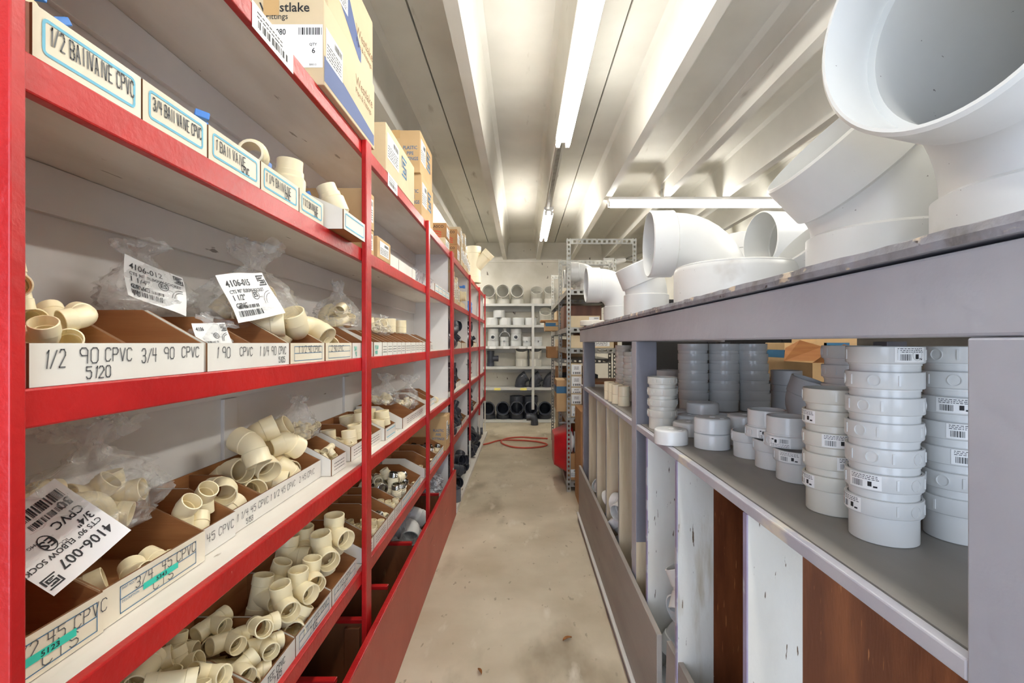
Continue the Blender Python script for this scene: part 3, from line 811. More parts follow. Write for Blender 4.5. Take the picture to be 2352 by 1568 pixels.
def logo_s(mb, T, x, y, s):
    """square blue emblem of nested angular bands forming an S"""
    t = s * .11
    for a, c, e, f in ((0, s, 0, t), (0, s, s - t, s), (0, t, s * .40, s), (s - t, s, 0, s * .60), (s * .2, s * .8, s * .2, s * .2 + t), (s * .2, s * .8, s * .8 - t, s * .8), (s * .2, s * .2 + t, s * .45, s * .8),
                      (s * .8 - t, s * .8, s * .2, s * .55), (s * .2, s * .8, s * .45, s * .45 + t), (s * .38, s * .62, s * .33, s * .33 + t * .6), (s * .38, s * .62, s * .64, s * .64 + t * .6)):
        quad(mb, x + a, x + c, y + e, y + f, T)

# ---- crumpled clear bag: closed belly, pinched neck, flared mouth
def bag(label, base, rx, ry, h, seed, rot=(0, 0, 0), m='film', neck=.62, flare=.5, group=None, sheet=None, crumple=1.0, name='plastic_bag', nu=44, nv=34):
    root = thing(name, label, 'bag', base, rot, group)
    prof = [(0, .0), (.02, .55), (.06, .85), (.18, 1.0), (.36, .97), (.50, .78), (neck, .30), (neck + .05, .16), (neck + .12, .22), (.92, flare * .85), (1.0, flare)]
    def rad(t):
        for (a, ra), (c, rc) in zip(prof[:-1], prof[1:]):
            if t <= c:
                u = (t - a) / max(c - a, 1e-6); u = u * u * (3 - 2 * u); return ra + (rc - ra) * u
        return prof[-1][1]
    off = Vector((seed * 7.31, seed * 3.7, seed * 1.9)); rs = []
    for i in range(nv):
        t = i / (nv - 1); ring = []; q = rad(t)
        for j in range(nu):
            a = 2 * PI * j / nu
            d = Vector((math.cos(a), math.sin(a), t * 2.2))
            nz = noise.noise(d * 2.3 + off) * .22 + abs(noise.noise(d * 5.5 + off)) * .22 - .08 + noise.noise(d * 11 + off) * .06
            k = 1 + nz * crumple * (1.0 + .8 * t)
            fl = 1.0 if t < neck else (1.0 - .65 * (t - neck) / (1 - neck) * (0.5 + 0.5 * noise.noise(Vector((seed, t * 3, 0)))))   # mouth flattens
            ring.append((rx * q * k * math.cos(a), ry * q * k * fl * math.sin(a) , max(0.0, h * t * (1 + .16 * noise.noise(d * 1.7 - off)) if t < .95 else h * (t + .12 * noise.noise(d * 3 - off)))))
        rs.append(ring)
    MB().rings(rs, True, False, cap0=True).build('bag_film', m, root, ang=50)
    if sheet: sheet(root)
    return root

def lines_decal(root, T, w, h, i):
    """short scribbled stock lines on a narrow bin front"""
    b = MB(); rnd = random.Random(i + 5)
    lines(b, w * .15, w * .85, h * .25, h * .85, 3, T, 0, i, .12)
    decal(b, 'handwriting', 'pencil', root)
# ------------------------------------------------------------------ fittings used on the left shelves
for nm, r in (('17', .017), ('23', .023), ('30', .030), ('36', .036)):
    kit('elbow_fitting|e90_' + nm, lambda r=r: elbow_mb(r, 90, hub=r * 1.0, n=22), 'cream')
    kit('elbow_fitting|e45_' + nm, lambda r=r: elbow_mb(r, 45, hub=r * 1.15, n=22), 'cream')
    kit('tee_fitting|t_' + nm, lambda r=r: tee_mb(r, r * 2.0, r * 2.1, n=22), 'cream')
    kit('coupling|c_' + nm, lambda r=r: coupling_mb(r, r * 2.1, n=22, ridge=r * .03), 'cream')
for nm, r in (('10', .0105), ('13', .013)):
    kit('elbow_fitting|e90_' + nm, lambda r=r: elbow_mb(r, 90, n=14), 'cream')
    kit('tee_fitting|t_' + nm, lambda r=r: tee_mb(r, n=14), 'cream')
    kit('coupling|c_' + nm, lambda r=r: coupling_mb(r, r * 2.2, n=14), 'cream')
def adapter_mb(r):      # ribbed cream body with a threaded metal nose (the nose is a part)
    h = r * 1.9
    pr = [(r * .86, 0), (r * .9, .001), (r * .9, h * .42), (r * 1.05, h * .46), (r * 1.05, h * .72), (r * .98, h * .74), (r * .98, h), (r * .70, h), (r * .70, 0)]
    return MB().lathe(pr, 18), [(0, 0, r, r), (0, 0, h, r * .95)]
def nose_mb(r):
    h = r * 1.9; pr = [(r * .93, h + .0004), (r * .96, h + r * .1), (r * .86, h + r * .14)]
    for k in range(5): pr += [(r * .90, h + r * (.22 + .14 * k)), (r * .83, h + r * (.29 + .14 * k))]
    pr += [(r * .82, h + r * 1.0), (r * .66, h + r * 1.0), (r * .66, h + .0004)]
    return MB().lathe(pr, 18), []
kit('threaded_adapter|a_26', lambda: adapter_mb(.027), 'cream2'); kit('metal_nose|n_26', lambda: nose_mb(.027), 'chrome')
kit('threaded_adapter|a_15', lambda: adapter_mb(.0150), 'cream2'); kit('metal_nose|n_15', lambda: nose_mb(.0150), 'chrome')

# ---- ball valves
def valve(label, loc, r, rot=(0, 0, 0), group=None, name='ball_valve'):
    t = thing(name, label, 'valve', loc, rot, group)
    L = r * 2.3
    pr = [(r - .001, -L), (r, -L + .001), (r, -L + r * .9), (r * 1.12, -L + r * .95), (r * 1.12, -r * .95), (r * 1.3, -r * .75), (r * 1.3, r * .75), (r * 1.12, r * .95), (r * 1.12, L - r * .95), (r, L - r * .9), (r, L - .001), (r - .001, L),
          (r * .8, L), (r * .8, -L)]
    T = Matrix.Rotation(R(90), 4, 'X')
    b = MB().lathe(pr, 24, T=T); b.build('valve_body', 'cream', t)
    b = MB().lathe([(.0005, r * 1.28), (r * .5, r * 1.28), (r * .5, r * 1.75), (.0005, r * 1.75)], 16, loop=False); b.build('valve_stem', 'cream', t)
    b = MB().box(-r * .42, r * .42, -r * 1.9, r * 1.9, r * 1.76, r * 2.15).box(-r * .62, r * .62, -r * .62, r * .62, r * 1.5, r * 2.1); b.box(-r * .52, r * .52, -r * 2.1, -r * 1.6, r * 1.70, r * 2.3); b.box(-r * .52, r * .52, r * 1.6, r * 2.1, r * 1.70, r * 2.3)
    b.build('handle', 'blue', t, smooth=False, bevel=r * .08)
    return t

# ------------------------------------------------------------------ second shelf from the top: ball valve bins
z2 = S[1] + .0005
def d_valve(txt1, txt2, h1=.021, adv=.86):
    def f(root, T, w, h):
        rframe(root, T, w, h)
        if txt1: hand(root, T, [(txt1, .022, h * .40, h1, adv)] + ([(txt2, w * .60, h * .20, h1 * .72, adv)] if txt2 else []), seed=int(w * 1000), slant=-.03)
    return f
XF2 = -.628
bw = [(.622, .799, '1/2 BAllVAlVE CPVC', None, .024, .44), (.803, .966, '3/4 BAll VAlVE CPVC', None, .021, .42), (.971, 1.161, '1 BAll VAlVE', 'CPVC', .021, .62), (1.166, 1.362, '1 1/4 BAllVAlVE', 'CPVC', .021, .58), (1.367, 1.530, '1 1/2 BAllVAlVE', 'CPVC', .019, .50)]
ordv = ['half inch', 'three quarter inch', 'one inch', 'inch and a quarter', 'inch and a half']
for i, (a, c, t1, t2, hh, adv) in enumerate(bw):
    parts_bin('cream cardboard bin handwritten %s ball valve, on the second shelf down' % ordv[i], a, c, XF2, z2, hf=.068, hb=.085, run=.05, out='binc', draw=d_valve(t1, t2, hh, adv))
parts_bin('white cardboard bin with a blank blue frame jutting over the second rail', 1.568, 1.778, -.577, z2, hf=.064, hb=.12, run=.13, xb=-.90, out='binw', draw=d_valve('', None))
valve('small cream ball valve in the half inch bin beside the red end panel', (-.70, .665, z2 + .094), .019, (0, R(8), R(8)))
valve('cream ball valve at the back of the half inch valve bin', (-.715, .755, z2 + .075), .020, (0, R(-30), R(70)))
valve('cream ball valve with blue handle in the three quarter inch bin', (-.78, .90, z2 + .055), .021, (0, 0, R(40)))
valve('cream ball valve whose blue handle stands above the one inch bin', (-.715, 1.06, z2 + .062), .026, (0, R(8), R(40)))
valve('large cream ball valve lying across the one and a quarter inch bin', (-.690, 1.245, z2 + .112), .028, (R(-12), R(160), R(20)))
valve('cream ball valve standing on end in the inch and a half bin', (-.690, 1.43, z2 + .085), .036, (R(86), 0, R(-90)))
valve('cream ball valve upright with blue handle in the jutting white bin', (-.655, 1.69, z2 + .105), .033, (R(112), R(0), R(-70)))
valve('second cream ball valve lying behind the upright one in the jutting bin', (-.78, 1.66, z2 + .05), .029, (R(6), 0, R(80)))

# ------------------------------------------------------------------ middle shelf: 90 degree elbows
z3 = S[2] + .0005; XF3 = -.628
def d1(root, T, w, h): hand(root, T, [('1/2', .018, h * .42, .024, .62), ('90', .070, h * .50, .022, .95), ('CPVC', .112, h * .52, .020, .80), ('5120', .080, h * .10, .017, .85), ('3/4', .182, h * .44, .023, .62), ('90', .232, h * .52, .020, .85), ('CPVC', .276, h * .54, .019, .80)], th=.0009)
parts_bin('long white bin handwritten 5120, next to the red end panel, middle shelf', .618, .957, XF3, z3, div=(.777,), draw=d1)
def d2(root, T, w, h): hand(root, T, [('1 90', .026, h * .46, .022, .85), ('CPVC', .110, h * .50, .019, .85), ('1 1/4', .190, h * .46, .022, .62), ('90', .245, h * .48, .021, .80), ('CPVC', .281, h * .50, .019, .66), ('5105', .282, h * .12, .014, .80)], th=.0009)
parts_bin('white bin handwritten 1 90 and 1 1/4 90 on the middle shelf', .968, 1.306, XF3, z3, div=(1.135,), draw=d2)
def d3(txt, o=0.0):
    def f(root, T, w, h):
        blueform(root, T, .022, w - .018, h, words=False); hand(root, T, [(txt, .045, h * .52, .019, .85)], th=.0009)
    return f
parts_bin('left of two narrow bins with a blue form, handwritten 1 1/2 90', 1.314, 1.539, XF3, z3, out='binc', draw=d3('1 1/2 90 CPVC'))
parts_bin('right of two narrow bins with a blue form, handwritten 2 90', 1.549, 1.786, XF3, z3, out='binc', draw=d3('2 90 CPVC'))
parts_bin('plain narrow bin just left of the second red post on the middle shelf', 1.792, 1.95, XF3, z3, out='binw', draw=lambda r, T, w, h: hand(r, T, [('DWV', .02, h * .5, .015, .8), ('90', .03, h * .15, .015, .8)], 'teal', .001))
obs = []
pile('elbow_fitting|e90_17', 'elbow_fitting', 'small cream elbow heaped in the 1/2 90 bin', 'fitting', 'elbows in the 1/2 90 bin', (-.86, -.634, .624, .77, z3 + .004), 28, 5, obst=obs, zmax=z3 + .125)
put('tee_fitting|t_17', 'tee_fitting', 'cream tee standing on the heap of small elbows by the end panel', 'fitting', (-.70, .668, z3 + .135), (R(10), 0, R(-40)))
pile('elbow_fitting|e90_36', 'elbow_fitting', 'large cream elbow in the left of two narrow bins with blue forms', 'fitting', 'elbows in the 1 1/2 90 bin', (-.90, -.635, 1.32, 1.535, z3 + .004), 5, 8)
pile('elbow_fitting|e90_36', 'elbow_fitting', 'large cream elbow in the right of two narrow bins with blue forms', 'fitting', 'elbows in the 2 90 bin', (-.90, -.635, 1.555, 1.78, z3 + .004), 4, 9)

def sheet_fn(lines_, T, w, h, seed=1, big=True, warp=True, sub=None):
    """printed white panel of a fittings bag"""
    def f(root):
        nx, ny = 12, 8; g = []; off = Vector((seed * 3.1, 0, 0))
        def bend(x, y): return .012 * noise.noise(Vector((x * 9, y * 9, seed))) * (1 if warp else 0)
        vs = [(w * i / nx, h * j / ny, bend(w * i / nx, h * j / ny)) for j in range(ny + 1) for i in range(nx + 1)]
        fs = [(j * (nx + 1) + i, j * (nx + 1) + i + 1, (j + 1) * (nx + 1) + i + 1, (j + 1) * (nx + 1) + i) for j in range(ny) for i in range(nx)]
        MB().add(vs, fs, 0, T).build('printed_panel', 'paper', root, fix=False)
        b = MB()
        y = h * .86; x0 = w * .08
        for txt, hh in lines_:
            typed(b, txt, hh, Matrix.Translation((x0, y - hh, 0)), 0, .9, 'LEFT', .012); y -= hh * 1.5
        bars(b, x0, w * .62, h * .10, h * .22, Matrix(), 0, 22, seed)
        bars(b, x0 + w * .04, w * .60, h * .26, h * .33, Matrix(), 0, 22, seed + 3)
        # drawn outline of an elbow, an approval oval and a square emblem
        for rr in (.20, .16): pipe = [(w * .93 - math.cos(R(a)) * w * rr, h * .30 + math.sin(R(a)) * w * rr, 0) for a in range(0, 100, 10)]; \
            [quad_seg(b, p, q, .0006) for p, q in zip(pipe[:-1], pipe[1:])]
        ov = [(w * .60 + math.cos(R(a)) * w * .075, h * .52 + math.sin(R(a)) * h * .10, 0) for a in range(0, 361, 20)]
        [quad_seg(b, p, q, .0008) for p, q in zip(ov[:-1], ov[1:])]
        typed(b, 'ES', h * .10, Matrix.Translation((w * .60, h * .475, 0)), 0, 1, 'CENTER', .02)
        typed(b, 'ICC', h * .035, Matrix.Translation((w * .50, h * .60, 0)), 0, 1, 'CENTER'); typed(b, 'PMG', h * .035, Matrix.Translation((w * .71, h * .44, 0)), 0, 1, 'CENTER')
        logo_s(b, Matrix(), w * .80, h * .94 - w * .17, w * .17)
        # lay the print over the bent sheet
        b.v = [tuple(T @ Vector((x, yy, bend(x, yy) + .0009))) for x, yy, zz in b.v]
        b.build('panel_print', 'ink', root, smooth=False, fix=False)
    return f
def quad_seg(b, p, q, th):
    p = Vector(p); q = Vector(q); d = (q - p).normalized(); n = Vector((-d.y, d.x, 0)) * th
    b.add([p - n, q - n, q + n, p + n], [(0, 1, 2, 3)])
def plane_T(c, right, up, w, h):
    T = frame((0, 0, 0), right, up); T.translation = Vector(c) - (T.to_3x3() @ Vector((w / 2, h / 2, 0))); return T

# bags standing and lying on the middle shelf
T = plane_T((.045, -.02, .06), (.25, .93, -.30), (-.30, .25, .85), .13, .105)
bag('crumpled clear bag printed 4106-012 behind the white elbow bins', (-.835, 1.075, z3 + .118), .075, .105, .16, 3, (0, R(-4), 0), neck=.72, flare=.7,
    sheet=sheet_fn([('4106-012', .014), ('CTS 90° ELBOW SOCKET', .0075), ('1 1/4"', .013), ('CPVC', .012), ('10', .014)], T, .13, .105, 2))
T = plane_T((.085, -.16, .10), (.15, .97, .20), (-.45, -.15, .88), .17, .125)
bag('big clear bag of elbows printed 4106-015 on the middle shelf', (-.795, 1.42, z3 + .085), .115, .21, .27, 7, (0, R(4), 0), neck=.66, flare=.62,
    sheet=sheet_fn([('4106-015', .017), ('CTS 90° ELBOW SOCKET', .009), ('1 1/2"', .014), ('CPVC', .013)], T, .17, .125, 4))
pile('elbow_fitting|e90_30', 'elbow_fitting', 'cream elbow inside the big printed bag on the middle shelf', 'fitting', 'elbows inside the 4106-015 bag', (-.87, -.715, 1.27, 1.60, z3 + .09), 8, 21, zmax=z3 + .24)
T = plane_T((.02, -.02, .055), (.1, .98, .1), (-.6, 0, .8), .09, .06)
bag('small empty clear bag slumped over the front of the 1 90 bin', (-.70, 1.06, z3 + .03), .05, .075, .085, 5, (0, R(24), 0), neck=.8, flare=.8, sheet=sheet_fn([('4106', .008)], T, .09, .06, 6))
bag('clear bag of small cream elbows just left of the second red post, middle shelf', (-.80, 2.10, z3 + .118), .085, .13, .20, 11, (0, 0, 0), neck=.70, flare=.35)
pile('elbow_fitting|e90_23', 'elbow_fitting', 'cream elbow inside the clear bag left of the second post', 'fitting', 'elbows in the bag by the second post', (-.865, -.735, 2.0, 2.2, z3 + .122), 9, 23, zmax=z3 + .24)
bag('clear bag with cream fittings just right of the second post on the middle shelf', (-.72, 2.42, z3 + .100), .055, .115, .10, 13, (0, R(18), 0), neck=.78, flare=.4)
pile('coupling|c_23', 'coupling', 'cream coupling inside the bag right of the second post', 'fitting', 'couplings in the bag right of the second post', (-.765, -.68, 2.33, 2.5, z3 + .108), 4, 25, zmax=z3 + .2)

# second bay of the middle shelf: narrow bins
ys = [(2.053, 2.172), (2.178, 2.255), (2.258, 2.345), (2.348, 2.43), (2.433, 2.515), (2.518, 2.60), (2.606, 2.73), (2.734, 2.856), (2.860, 2.945), (2.948, 3.04), (3.045, 3.13), (3.2, 3.30), (3.305, 3.40)]
for i, (a, c) in enumerate(ys):
    parts_bin('narrow white bin with green writing right of the second post' if i == 0 else 'narrow white bin, %s of a row right of the second post on the middle shelf' % ORD[min(i + 1, 12)] if i < 12 else 'last narrow white bin of the middle shelf row before the empty shelf',
              a, c, XF3, z3, hf=.06, hb=.115, group='narrow bins on the middle shelf',
              draw=(lambda r, T, w, h: hand(r, T, [('90 DWV', .012, h * .5, .016, .7), ('MIXED', .016, h * .16, .013, .7)], 'teal', .001)) if i == 0 else (lambda r, T, w, h, i=i: lines_decal(r, T, w, h, i)))
# ------------------------------------------------------------------ fourth shelf: 45 degree elbows
z4 = S[3] + .0005
def d_a(root, T, w, h):
    blueform(root, T, .02, w - .012, h); hand(root, T, [('1/2 45 CPVC', .030, h * .52, .020, .95), ('CTS', .075, h * .16, .020, 1.25)], th=.0008)
    tealtape(root, T, .045, w - .05, h * .36, h * .55, '5123')
parts_bin('bin with teal tape 5123 and handwritten 45 CPVC, next to the red end panel', .625, .803, -.693, z4, out='binc', hf=.066, hb=.118, run=.11, draw=d_a)
def d_b(root, T, w, h):
    blueform(root, T, .034, w - .03, h); hand(root, T, [('3/4  45 CPVC', .068, h * .54, .019, .95), ('CTS', .11, h * .17, .019, 1.2)], th=.0008)
    tealtape(root, T, .085, w - .085, h * .36, h * .54, '5343')
parts_bin('bin with teal tape 5343 and handwritten 3/4 45 CPVC', .806, 1.066, -.697, z4, out='binc', hf=.066, hb=.118, run=.11, draw=d_b)
def d_c(root, T, w, h):
    hand(root, T, [('1 45 CPVC', .005, h * .42, .019, 1.0)], th=.0008)
parts_bin('white bin handwritten 45 CPVC holding three cream elbows on the fourth shelf', 1.069, 1.205, -.712, z4, out='binw', hf=.06, hb=.115, run=.11, draw=d_c)
def d_d(root, T, w, h):
    hand(root, T, [('1 1/4 45 CPVC', .012, h * .44, .018, .92), ('5153', .055, h * .10, .013, .85), ('1 1/2 45 CPVC', .175, h * .44, .018, .92), ('2 45 CPVC', .355, h * .44, .018, .95)], th=.0008)
parts_bin('long white bin handwritten 1 1/4 to 2 45 CPVC, heaped with large elbows', 1.209, 1.735, -.720, z4, out='binw', hf=.06, hb=.115, run=.11, div=(1.345,), draw=d_d)
parts_bin('small plain white bin just left of the second post on the fourth shelf', 1.738, 1.878, -.682, z4, out='binw', hf=.058, hb=.118, run=.11, draw=lambda r, T, w, h: lines_decal(r, T, w, h, 3))
pile('elbow_fitting|e45_23', 'elbow_fitting', 'cream 45 elbow in the 3/4 45 bin with teal tape', 'fitting', 'elbows in the 3/4 45 bin', (-.86, -.702, .812, 1.06, z4 + .004), 3, 31, mode='any')
pile('elbow_fitting|e45_23', 'elbow_fitting', 'cream 45 elbow in the white 45 CPVC bin', 'fitting', 'elbows in the short 45 bin', (-.80, -.718, 1.075, 1.20, z4 + .004), 3, 33, mode='upright')
pile('elbow_fitting|e45_30', 'elbow_fitting', 'cream 45 elbow in the 1 1/4 compartment of the long 45 bin', 'fitting', 'elbows in the 1 1/4 45 compartment', (-.84, -.728, 1.214, 1.34, z4 + .004), 5, 35, mode='any', zmax=z4 + .13)
o45 = []
pile('elbow_fitting|e45_36', 'elbow_fitting', 'large cream 45 elbow heaped in the long bin on the fourth shelf', 'fitting', 'large elbows heaped in the long 45 bin', (-.905, -.722, 1.35, 1.73, z4 + .004), 15, 40, mode='any', obst=o45, zmax=z4 + .255, tries=40)
pile('tee_fitting|t_13', 'tee_fitting', 'tiny cream tee in the plain white bin left of the second post', 'fitting', 'tiny tees in the plain white bin', (-.80, -.688, 1.745, 1.872, z4 + .004), 14, 41, zmax=z4 + .10)
T = plane_T((.03, -.02, .10), (.2, .95, .0), (-.5, .1, .85), .05, .04)
bag('clear bag of tiny cream fittings behind the plain white bin on the fourth shelf', (-.84, 1.80, z4 + .12), .075, .115, .16, 17, (0, R(4), 0), neck=.80, flare=.45)
pile('coupling|c_13', 'coupling', 'tiny cream coupling inside the bag left of the second post on the fourth shelf', 'fitting', 'tiny couplings in the fourth shelf bag', (-.885, -.775, 1.71, 1.89, z4 + .125), 26, 43, zmax=z4 + .24)
# big bag with the printed sheet lying over the first two bins
T = plane_T((.060, -.125, .055), (-.248, -.826, -.506), (.798, .122, -.591), .125, .15)
bag('big clear bag printed 4106-007 lying over the bins by the end panel', (-.815, .905, z4 + .118), .085, .165, .215, 19, (0, R(3), 0), neck=.70, flare=.75, crumple=1.1,
    sheet=sheet_fn([('4106-007', .0165), ('CTS 90° ELBOW SOCKET', .0088), ('3/4"', .013), ('CPVC', .014), ('50', .015)], T, .125, .15, 8))
pile('elbow_fitting|e90_23', 'elbow_fitting', 'cream elbow inside the big printed bag lying by the end panel', 'fitting', 'elbows inside the 4106-007 bag', (-.88, -.75, .79, 1.03, z4 + .122), 13, 44, zmax=z4 + .24)

# second bay of the fourth shelf
def d_stripes(r, T, w, h):
    b = MB(); quad(b, w * .12, w * .92, h * .72, h * .80, T); quad(b, w * .12, w * .92, h * .14, h * .22, T); decal(b, 'printed_stripes', 'inklt', r)
for i, (a, c, xf) in enumerate(((1.955, 2.16, -.69), (2.164, 2.37, -.69), (2.374, 2.565, -.67))):
    parts_bin('white bin of cream couplings, %s right of the second post on the fourth shelf' % ORD[i + 1], a, c, xf, z4, hb=.115, draw=d_stripes if i == 2 else (lambda r, T, w, h, i=i: lines_decal(r, T, w, h, i + 40)))
    pile('coupling|c_' + ('30', '36', '36')[i], 'coupling', 'cream coupling in the %s bin right of the second post, fourth shelf' % ORD[i + 1], 'fitting', 'couplings in fourth shelf bin ' + ORD[i + 1], (-.90, xf - .008, a + .006, c - .006, z4 + .004), (9, 7, 6)[i], 50 + i, mode='upright', zmax=z4 + .2)
parts_bin('wide white bin with a bag of fittings before the third post on the fourth shelf', 2.70, 3.33, -.665, z4, hb=.125, div=(2.99,), run=.13, draw=lambda r, T, w, h: lines_decal(r, T, w, h, 44))
bag('clear bag of small cream fittings spilling from the wide white bin, left one', (-.80, 2.78, z4 + .128), .085, .125, .17, 23, (0, R(8), 0), neck=.68, flare=.7)
pile('coupling|c_17', 'coupling', 'small cream coupling in the left bag on the wide white bin', 'fitting', 'couplings in the left bag on the wide bin', (-.85, -.75, 2.69, 2.87, z4 + .132), 10, 61, zmax=z4 + .22)
bag('clear bag of small cream fittings sagging into the wide white bin, right one', (-.745, 3.08, z4 + .06), .075, .10, .21, 29, (0, R(10), 0), neck=.66, flare=.8)
pile('coupling|c_17', 'coupling', 'small cream coupling in the right bag in the wide white bin', 'fitting', 'couplings in the right bag in the wide bin', (-.80, -.70, 3.02, 3.15, z4 + .064), 9, 62, zmax=z4 + .17)
for i, (a, c) in enumerate(((3.50, 3.66), (3.665, 3.80))):
    parts_bin('white bin with two blue stripes right of the third post, %s of two' % ORD[i + 1], a, c, -.69, z4, hb=.12, draw=d_stripes)
    pile('coupling|c_23', 'coupling', 'cream coupling in the %s striped bin right of the third post' % ORD[i + 1], 'fitting', 'couplings in striped bin ' + ORD[i + 1], (-.90, -.70, a + .006, c - .006, z4 + .004), 6, 64 + i, mode='upright', zmax=z4 + .13)
put('elbow_fitting|e45_23', 'elbow_fitting', 'loose cream elbow alone at the end of the fourth shelf before the white partition', 'fitting', (-.71, 3.93, z4 + .02), (R(90), 0, R(30)))

# middle shelf, second bay: cream couplings stacked on the narrow bins
for i, (x, y, k) in enumerate(((-.80, 2.62, '36'), (-.74, 2.70, '36'), (-.82, 2.80, '36'), (-.73, 2.90, '36'), (-.83, 2.97, '36'))):
    for j in range(1):
        put('coupling|c_' + k, 'coupling', 'cream coupling standing on the narrow bins, %s from the left, middle shelf' % ORD[i + 1], 'fitting', (x, y, z3 + .1155), (0, 0, i), group='couplings on top of the narrow bins')
for i, (x, y) in enumerate(((-.70, 2.79), (-.69, 2.995), (-.68, 3.09))):
    put('coupling|c_30', 'coupling', 'cream coupling set low in a narrow bin, %s from the left, middle shelf' % ORD[i + 1], 'fitting', (x, y, z3 + .004), (0, 0, i), group='couplings low in the narrow bins')

# ------------------------------------------------------------------ lowest shelf: tees
z5 = S[4] + .0005
def d_t(a, b_):
    def f(root, T, w, h):
        blueform(root, T, .02, w - .02, h, words=False); hand(root, T, [(a, .045, h * .52, .018, 1.0), (b_, .09, h * .17, .018, 1.0)], th=.0009)
    return f
parts_bin('white bin of medium cream tees at the bottom edge of the photo, lowest shelf', .90, 1.172, -.640, z5, out='binw', hb=.115, draw=d_t('TEE', 'CPVC'))
parts_bin('white bin handwritten TEE CPVC 7105 on the lowest shelf', 1.178, 1.366, -.640, z5, out='binw', hb=.115, draw=lambda r, T, w, h: hand(r, T, [('TEE CPVC', .04, h * .52, .016, .9), ('7105', .07, h * .15, .016, .9)]))
parts_bin('bin of heaped medium tees with a blue form, second left of the second post', 1.371, 1.626, -.640, z5, out='binw', hb=.115, draw=d_t('1 1/2 TEE CPVC', '7106'))
parts_bin('bin of large tees just left of the second post, lowest shelf, with blue form', 1.632, 1.874, -.640, z5, out='binw', hb=.115, draw=d_t('2 TEE CPVC', '7107'))
parts_bin('white bin of cream tees nearest the red end panel on the lowest shelf', .63, .894, -.640, z5, out='binw', hb=.115)
pile('tee_fitting|t_23', 'tee_fitting', 'cream tee heaped in the bin at the bottom edge of the photo', 'fitting', 'tees in the bottom edge bin', (-.905, -.642, .905, 1.17, z5 + .004), 24, 70, mode='any', zmax=z5 + .21, heap=.01)
pile('tee_fitting|t_23', 'tee_fitting', 'cream tee heaped in the bin handwritten TEE without a blue form', 'fitting', 'tees in the 7105 bin', (-.905, -.642, 1.182, 1.364, z5 + .004), 16, 71, mode='tee', zmax=z5 + .18)
pile('tee_fitting|t_30', 'tee_fitting', 'cream tee heaped in the bin second left of the second post', 'fitting', 'tees in the 7106 bin', (-.905, -.642, 1.375, 1.623, z5 + .004), 5, 72, mode='lie', zmax=z5 + .10)
pile('tee_fitting|t_36', 'tee_fitting', 'large cream tee heaped in the 2 TEE bin left of the second post', 'fitting', 'large tees in the 2 TEE bin', (-.905, -.645, 1.636, 1.871, z5 + .004), 4, 73, mode='lie', zmax=z5 + .11)
for i, (x, y, a, up) in enumerate(((-.70, 1.70, -50, 1), (-.695, 1.79, -35, 1), (-.80, 1.76, -60, 1), (-.81, 1.66, 10, 1))):
    put('tee_fitting|t_36', 'tee_fitting', 'large cream tee heaped in the 2 TEE bin left of the second post', 'fitting', (x, y, z5 + .082 + .072 + (.03 if i == 1 else 0)), (R(8 - 6 * i), R(5), R(a)), group='large tees in the 2 TEE bin')
for i, (x, y, a) in enumerate(((-.70, 1.42, -45), (-.695, 1.505, -30), (-.69, 1.58, -50), (-.79, 1.46, -20), (-.79, 1.56, -70))):
    put('tee_fitting|t_30', 'tee_fitting', 'cream tee heaped in the bin second left of the second post', 'fitting', (x, y, z5 + .068 + .060), (R(10 - 7 * i), R(4), R(a)), group='tees in the 7106 bin')
pile('tee_fitting|t_23', 'tee_fitting', 'cream tee in the bin nearest the end panel, lowest shelf', 'fitting', 'tees in the nearest lowest bin', (-.905, -.645, .635, .89, z5 + .004), 8, 74, mode='any', zmax=z5 + .2)
# second bay: adapters with metal threads
ab = [(1.955, 2.085, 'a'), (2.09, 2.30, 'c'), (2.305, 2.43, 's'), (2.435, 2.56, 'c'), (2.565, 2.82, 'A'), (2.825, 3.05, 'e'), (3.20, 3.42, 'c2'), (3.425, 3.63, 'e2'), (3.635, 3.93, 'A2')]
for i, (a, c, k) in enumerate(ab):
    parts_bin('white bin of cream adapters, %s right of the second post on the lowest shelf' % ORD[i + 1], a, c, -.640, z5, hb=.125, run=.13, draw=d_stripes if i >= 4 else (lambda r, T, w, h, i=i: lines_decal(r, T, w, h, i + 60)))
    bd = (-.905, -.645, a + .005, c - .005, z5 + .004); gl = 'pieces in lowest shelf bin ' + ORD[i + 1]
    lab = '%s bin right of the second post, lowest shelf' % ORD[i + 1]
    if k in 'a': pile('threaded_adapter|a_15', 'threaded_adapter', 'small metal-nosed adapter in the ' + lab, 'fitting', gl, bd, 16, 80 + i, mode='upright', parts=[('metal_nose', 'metal_nose|n_15')], zmax=z5 + .06)
    elif k == 's': pile('threaded_adapter|a_15', 'threaded_adapter', 'small metal-nosed adapter in the ' + lab, 'fitting', gl, bd, 22, 80 + i, mode='any', parts=[('metal_nose', 'metal_nose|n_15')], zmax=z5 + .09)
    elif k[0] == 'c': pile('coupling|c_17', 'coupling', 'small cream coupling in the ' + lab, 'fitting', gl, bd, 44 if i < 5 else 16, 80 + i, mode='upright', zmax=z5 + .08)
    elif k[0] == 'A': pile('threaded_adapter|a_26', 'threaded_adapter', 'big metal-nosed adapter in the ' + lab, 'fitting', gl, bd, 26 if k == 'A' else 12, 80 + i, mode='any' if k == 'A' else 'upright', parts=[('metal_nose', 'metal_nose|n_26')], zmax=z5 + .20)
    else: pile('coupling|c_13', 'coupling', 'tiny cream coupling in the ' + lab, 'fitting', gl, bd, 16, 80 + i, mode='any', zmax=z5 + .06)

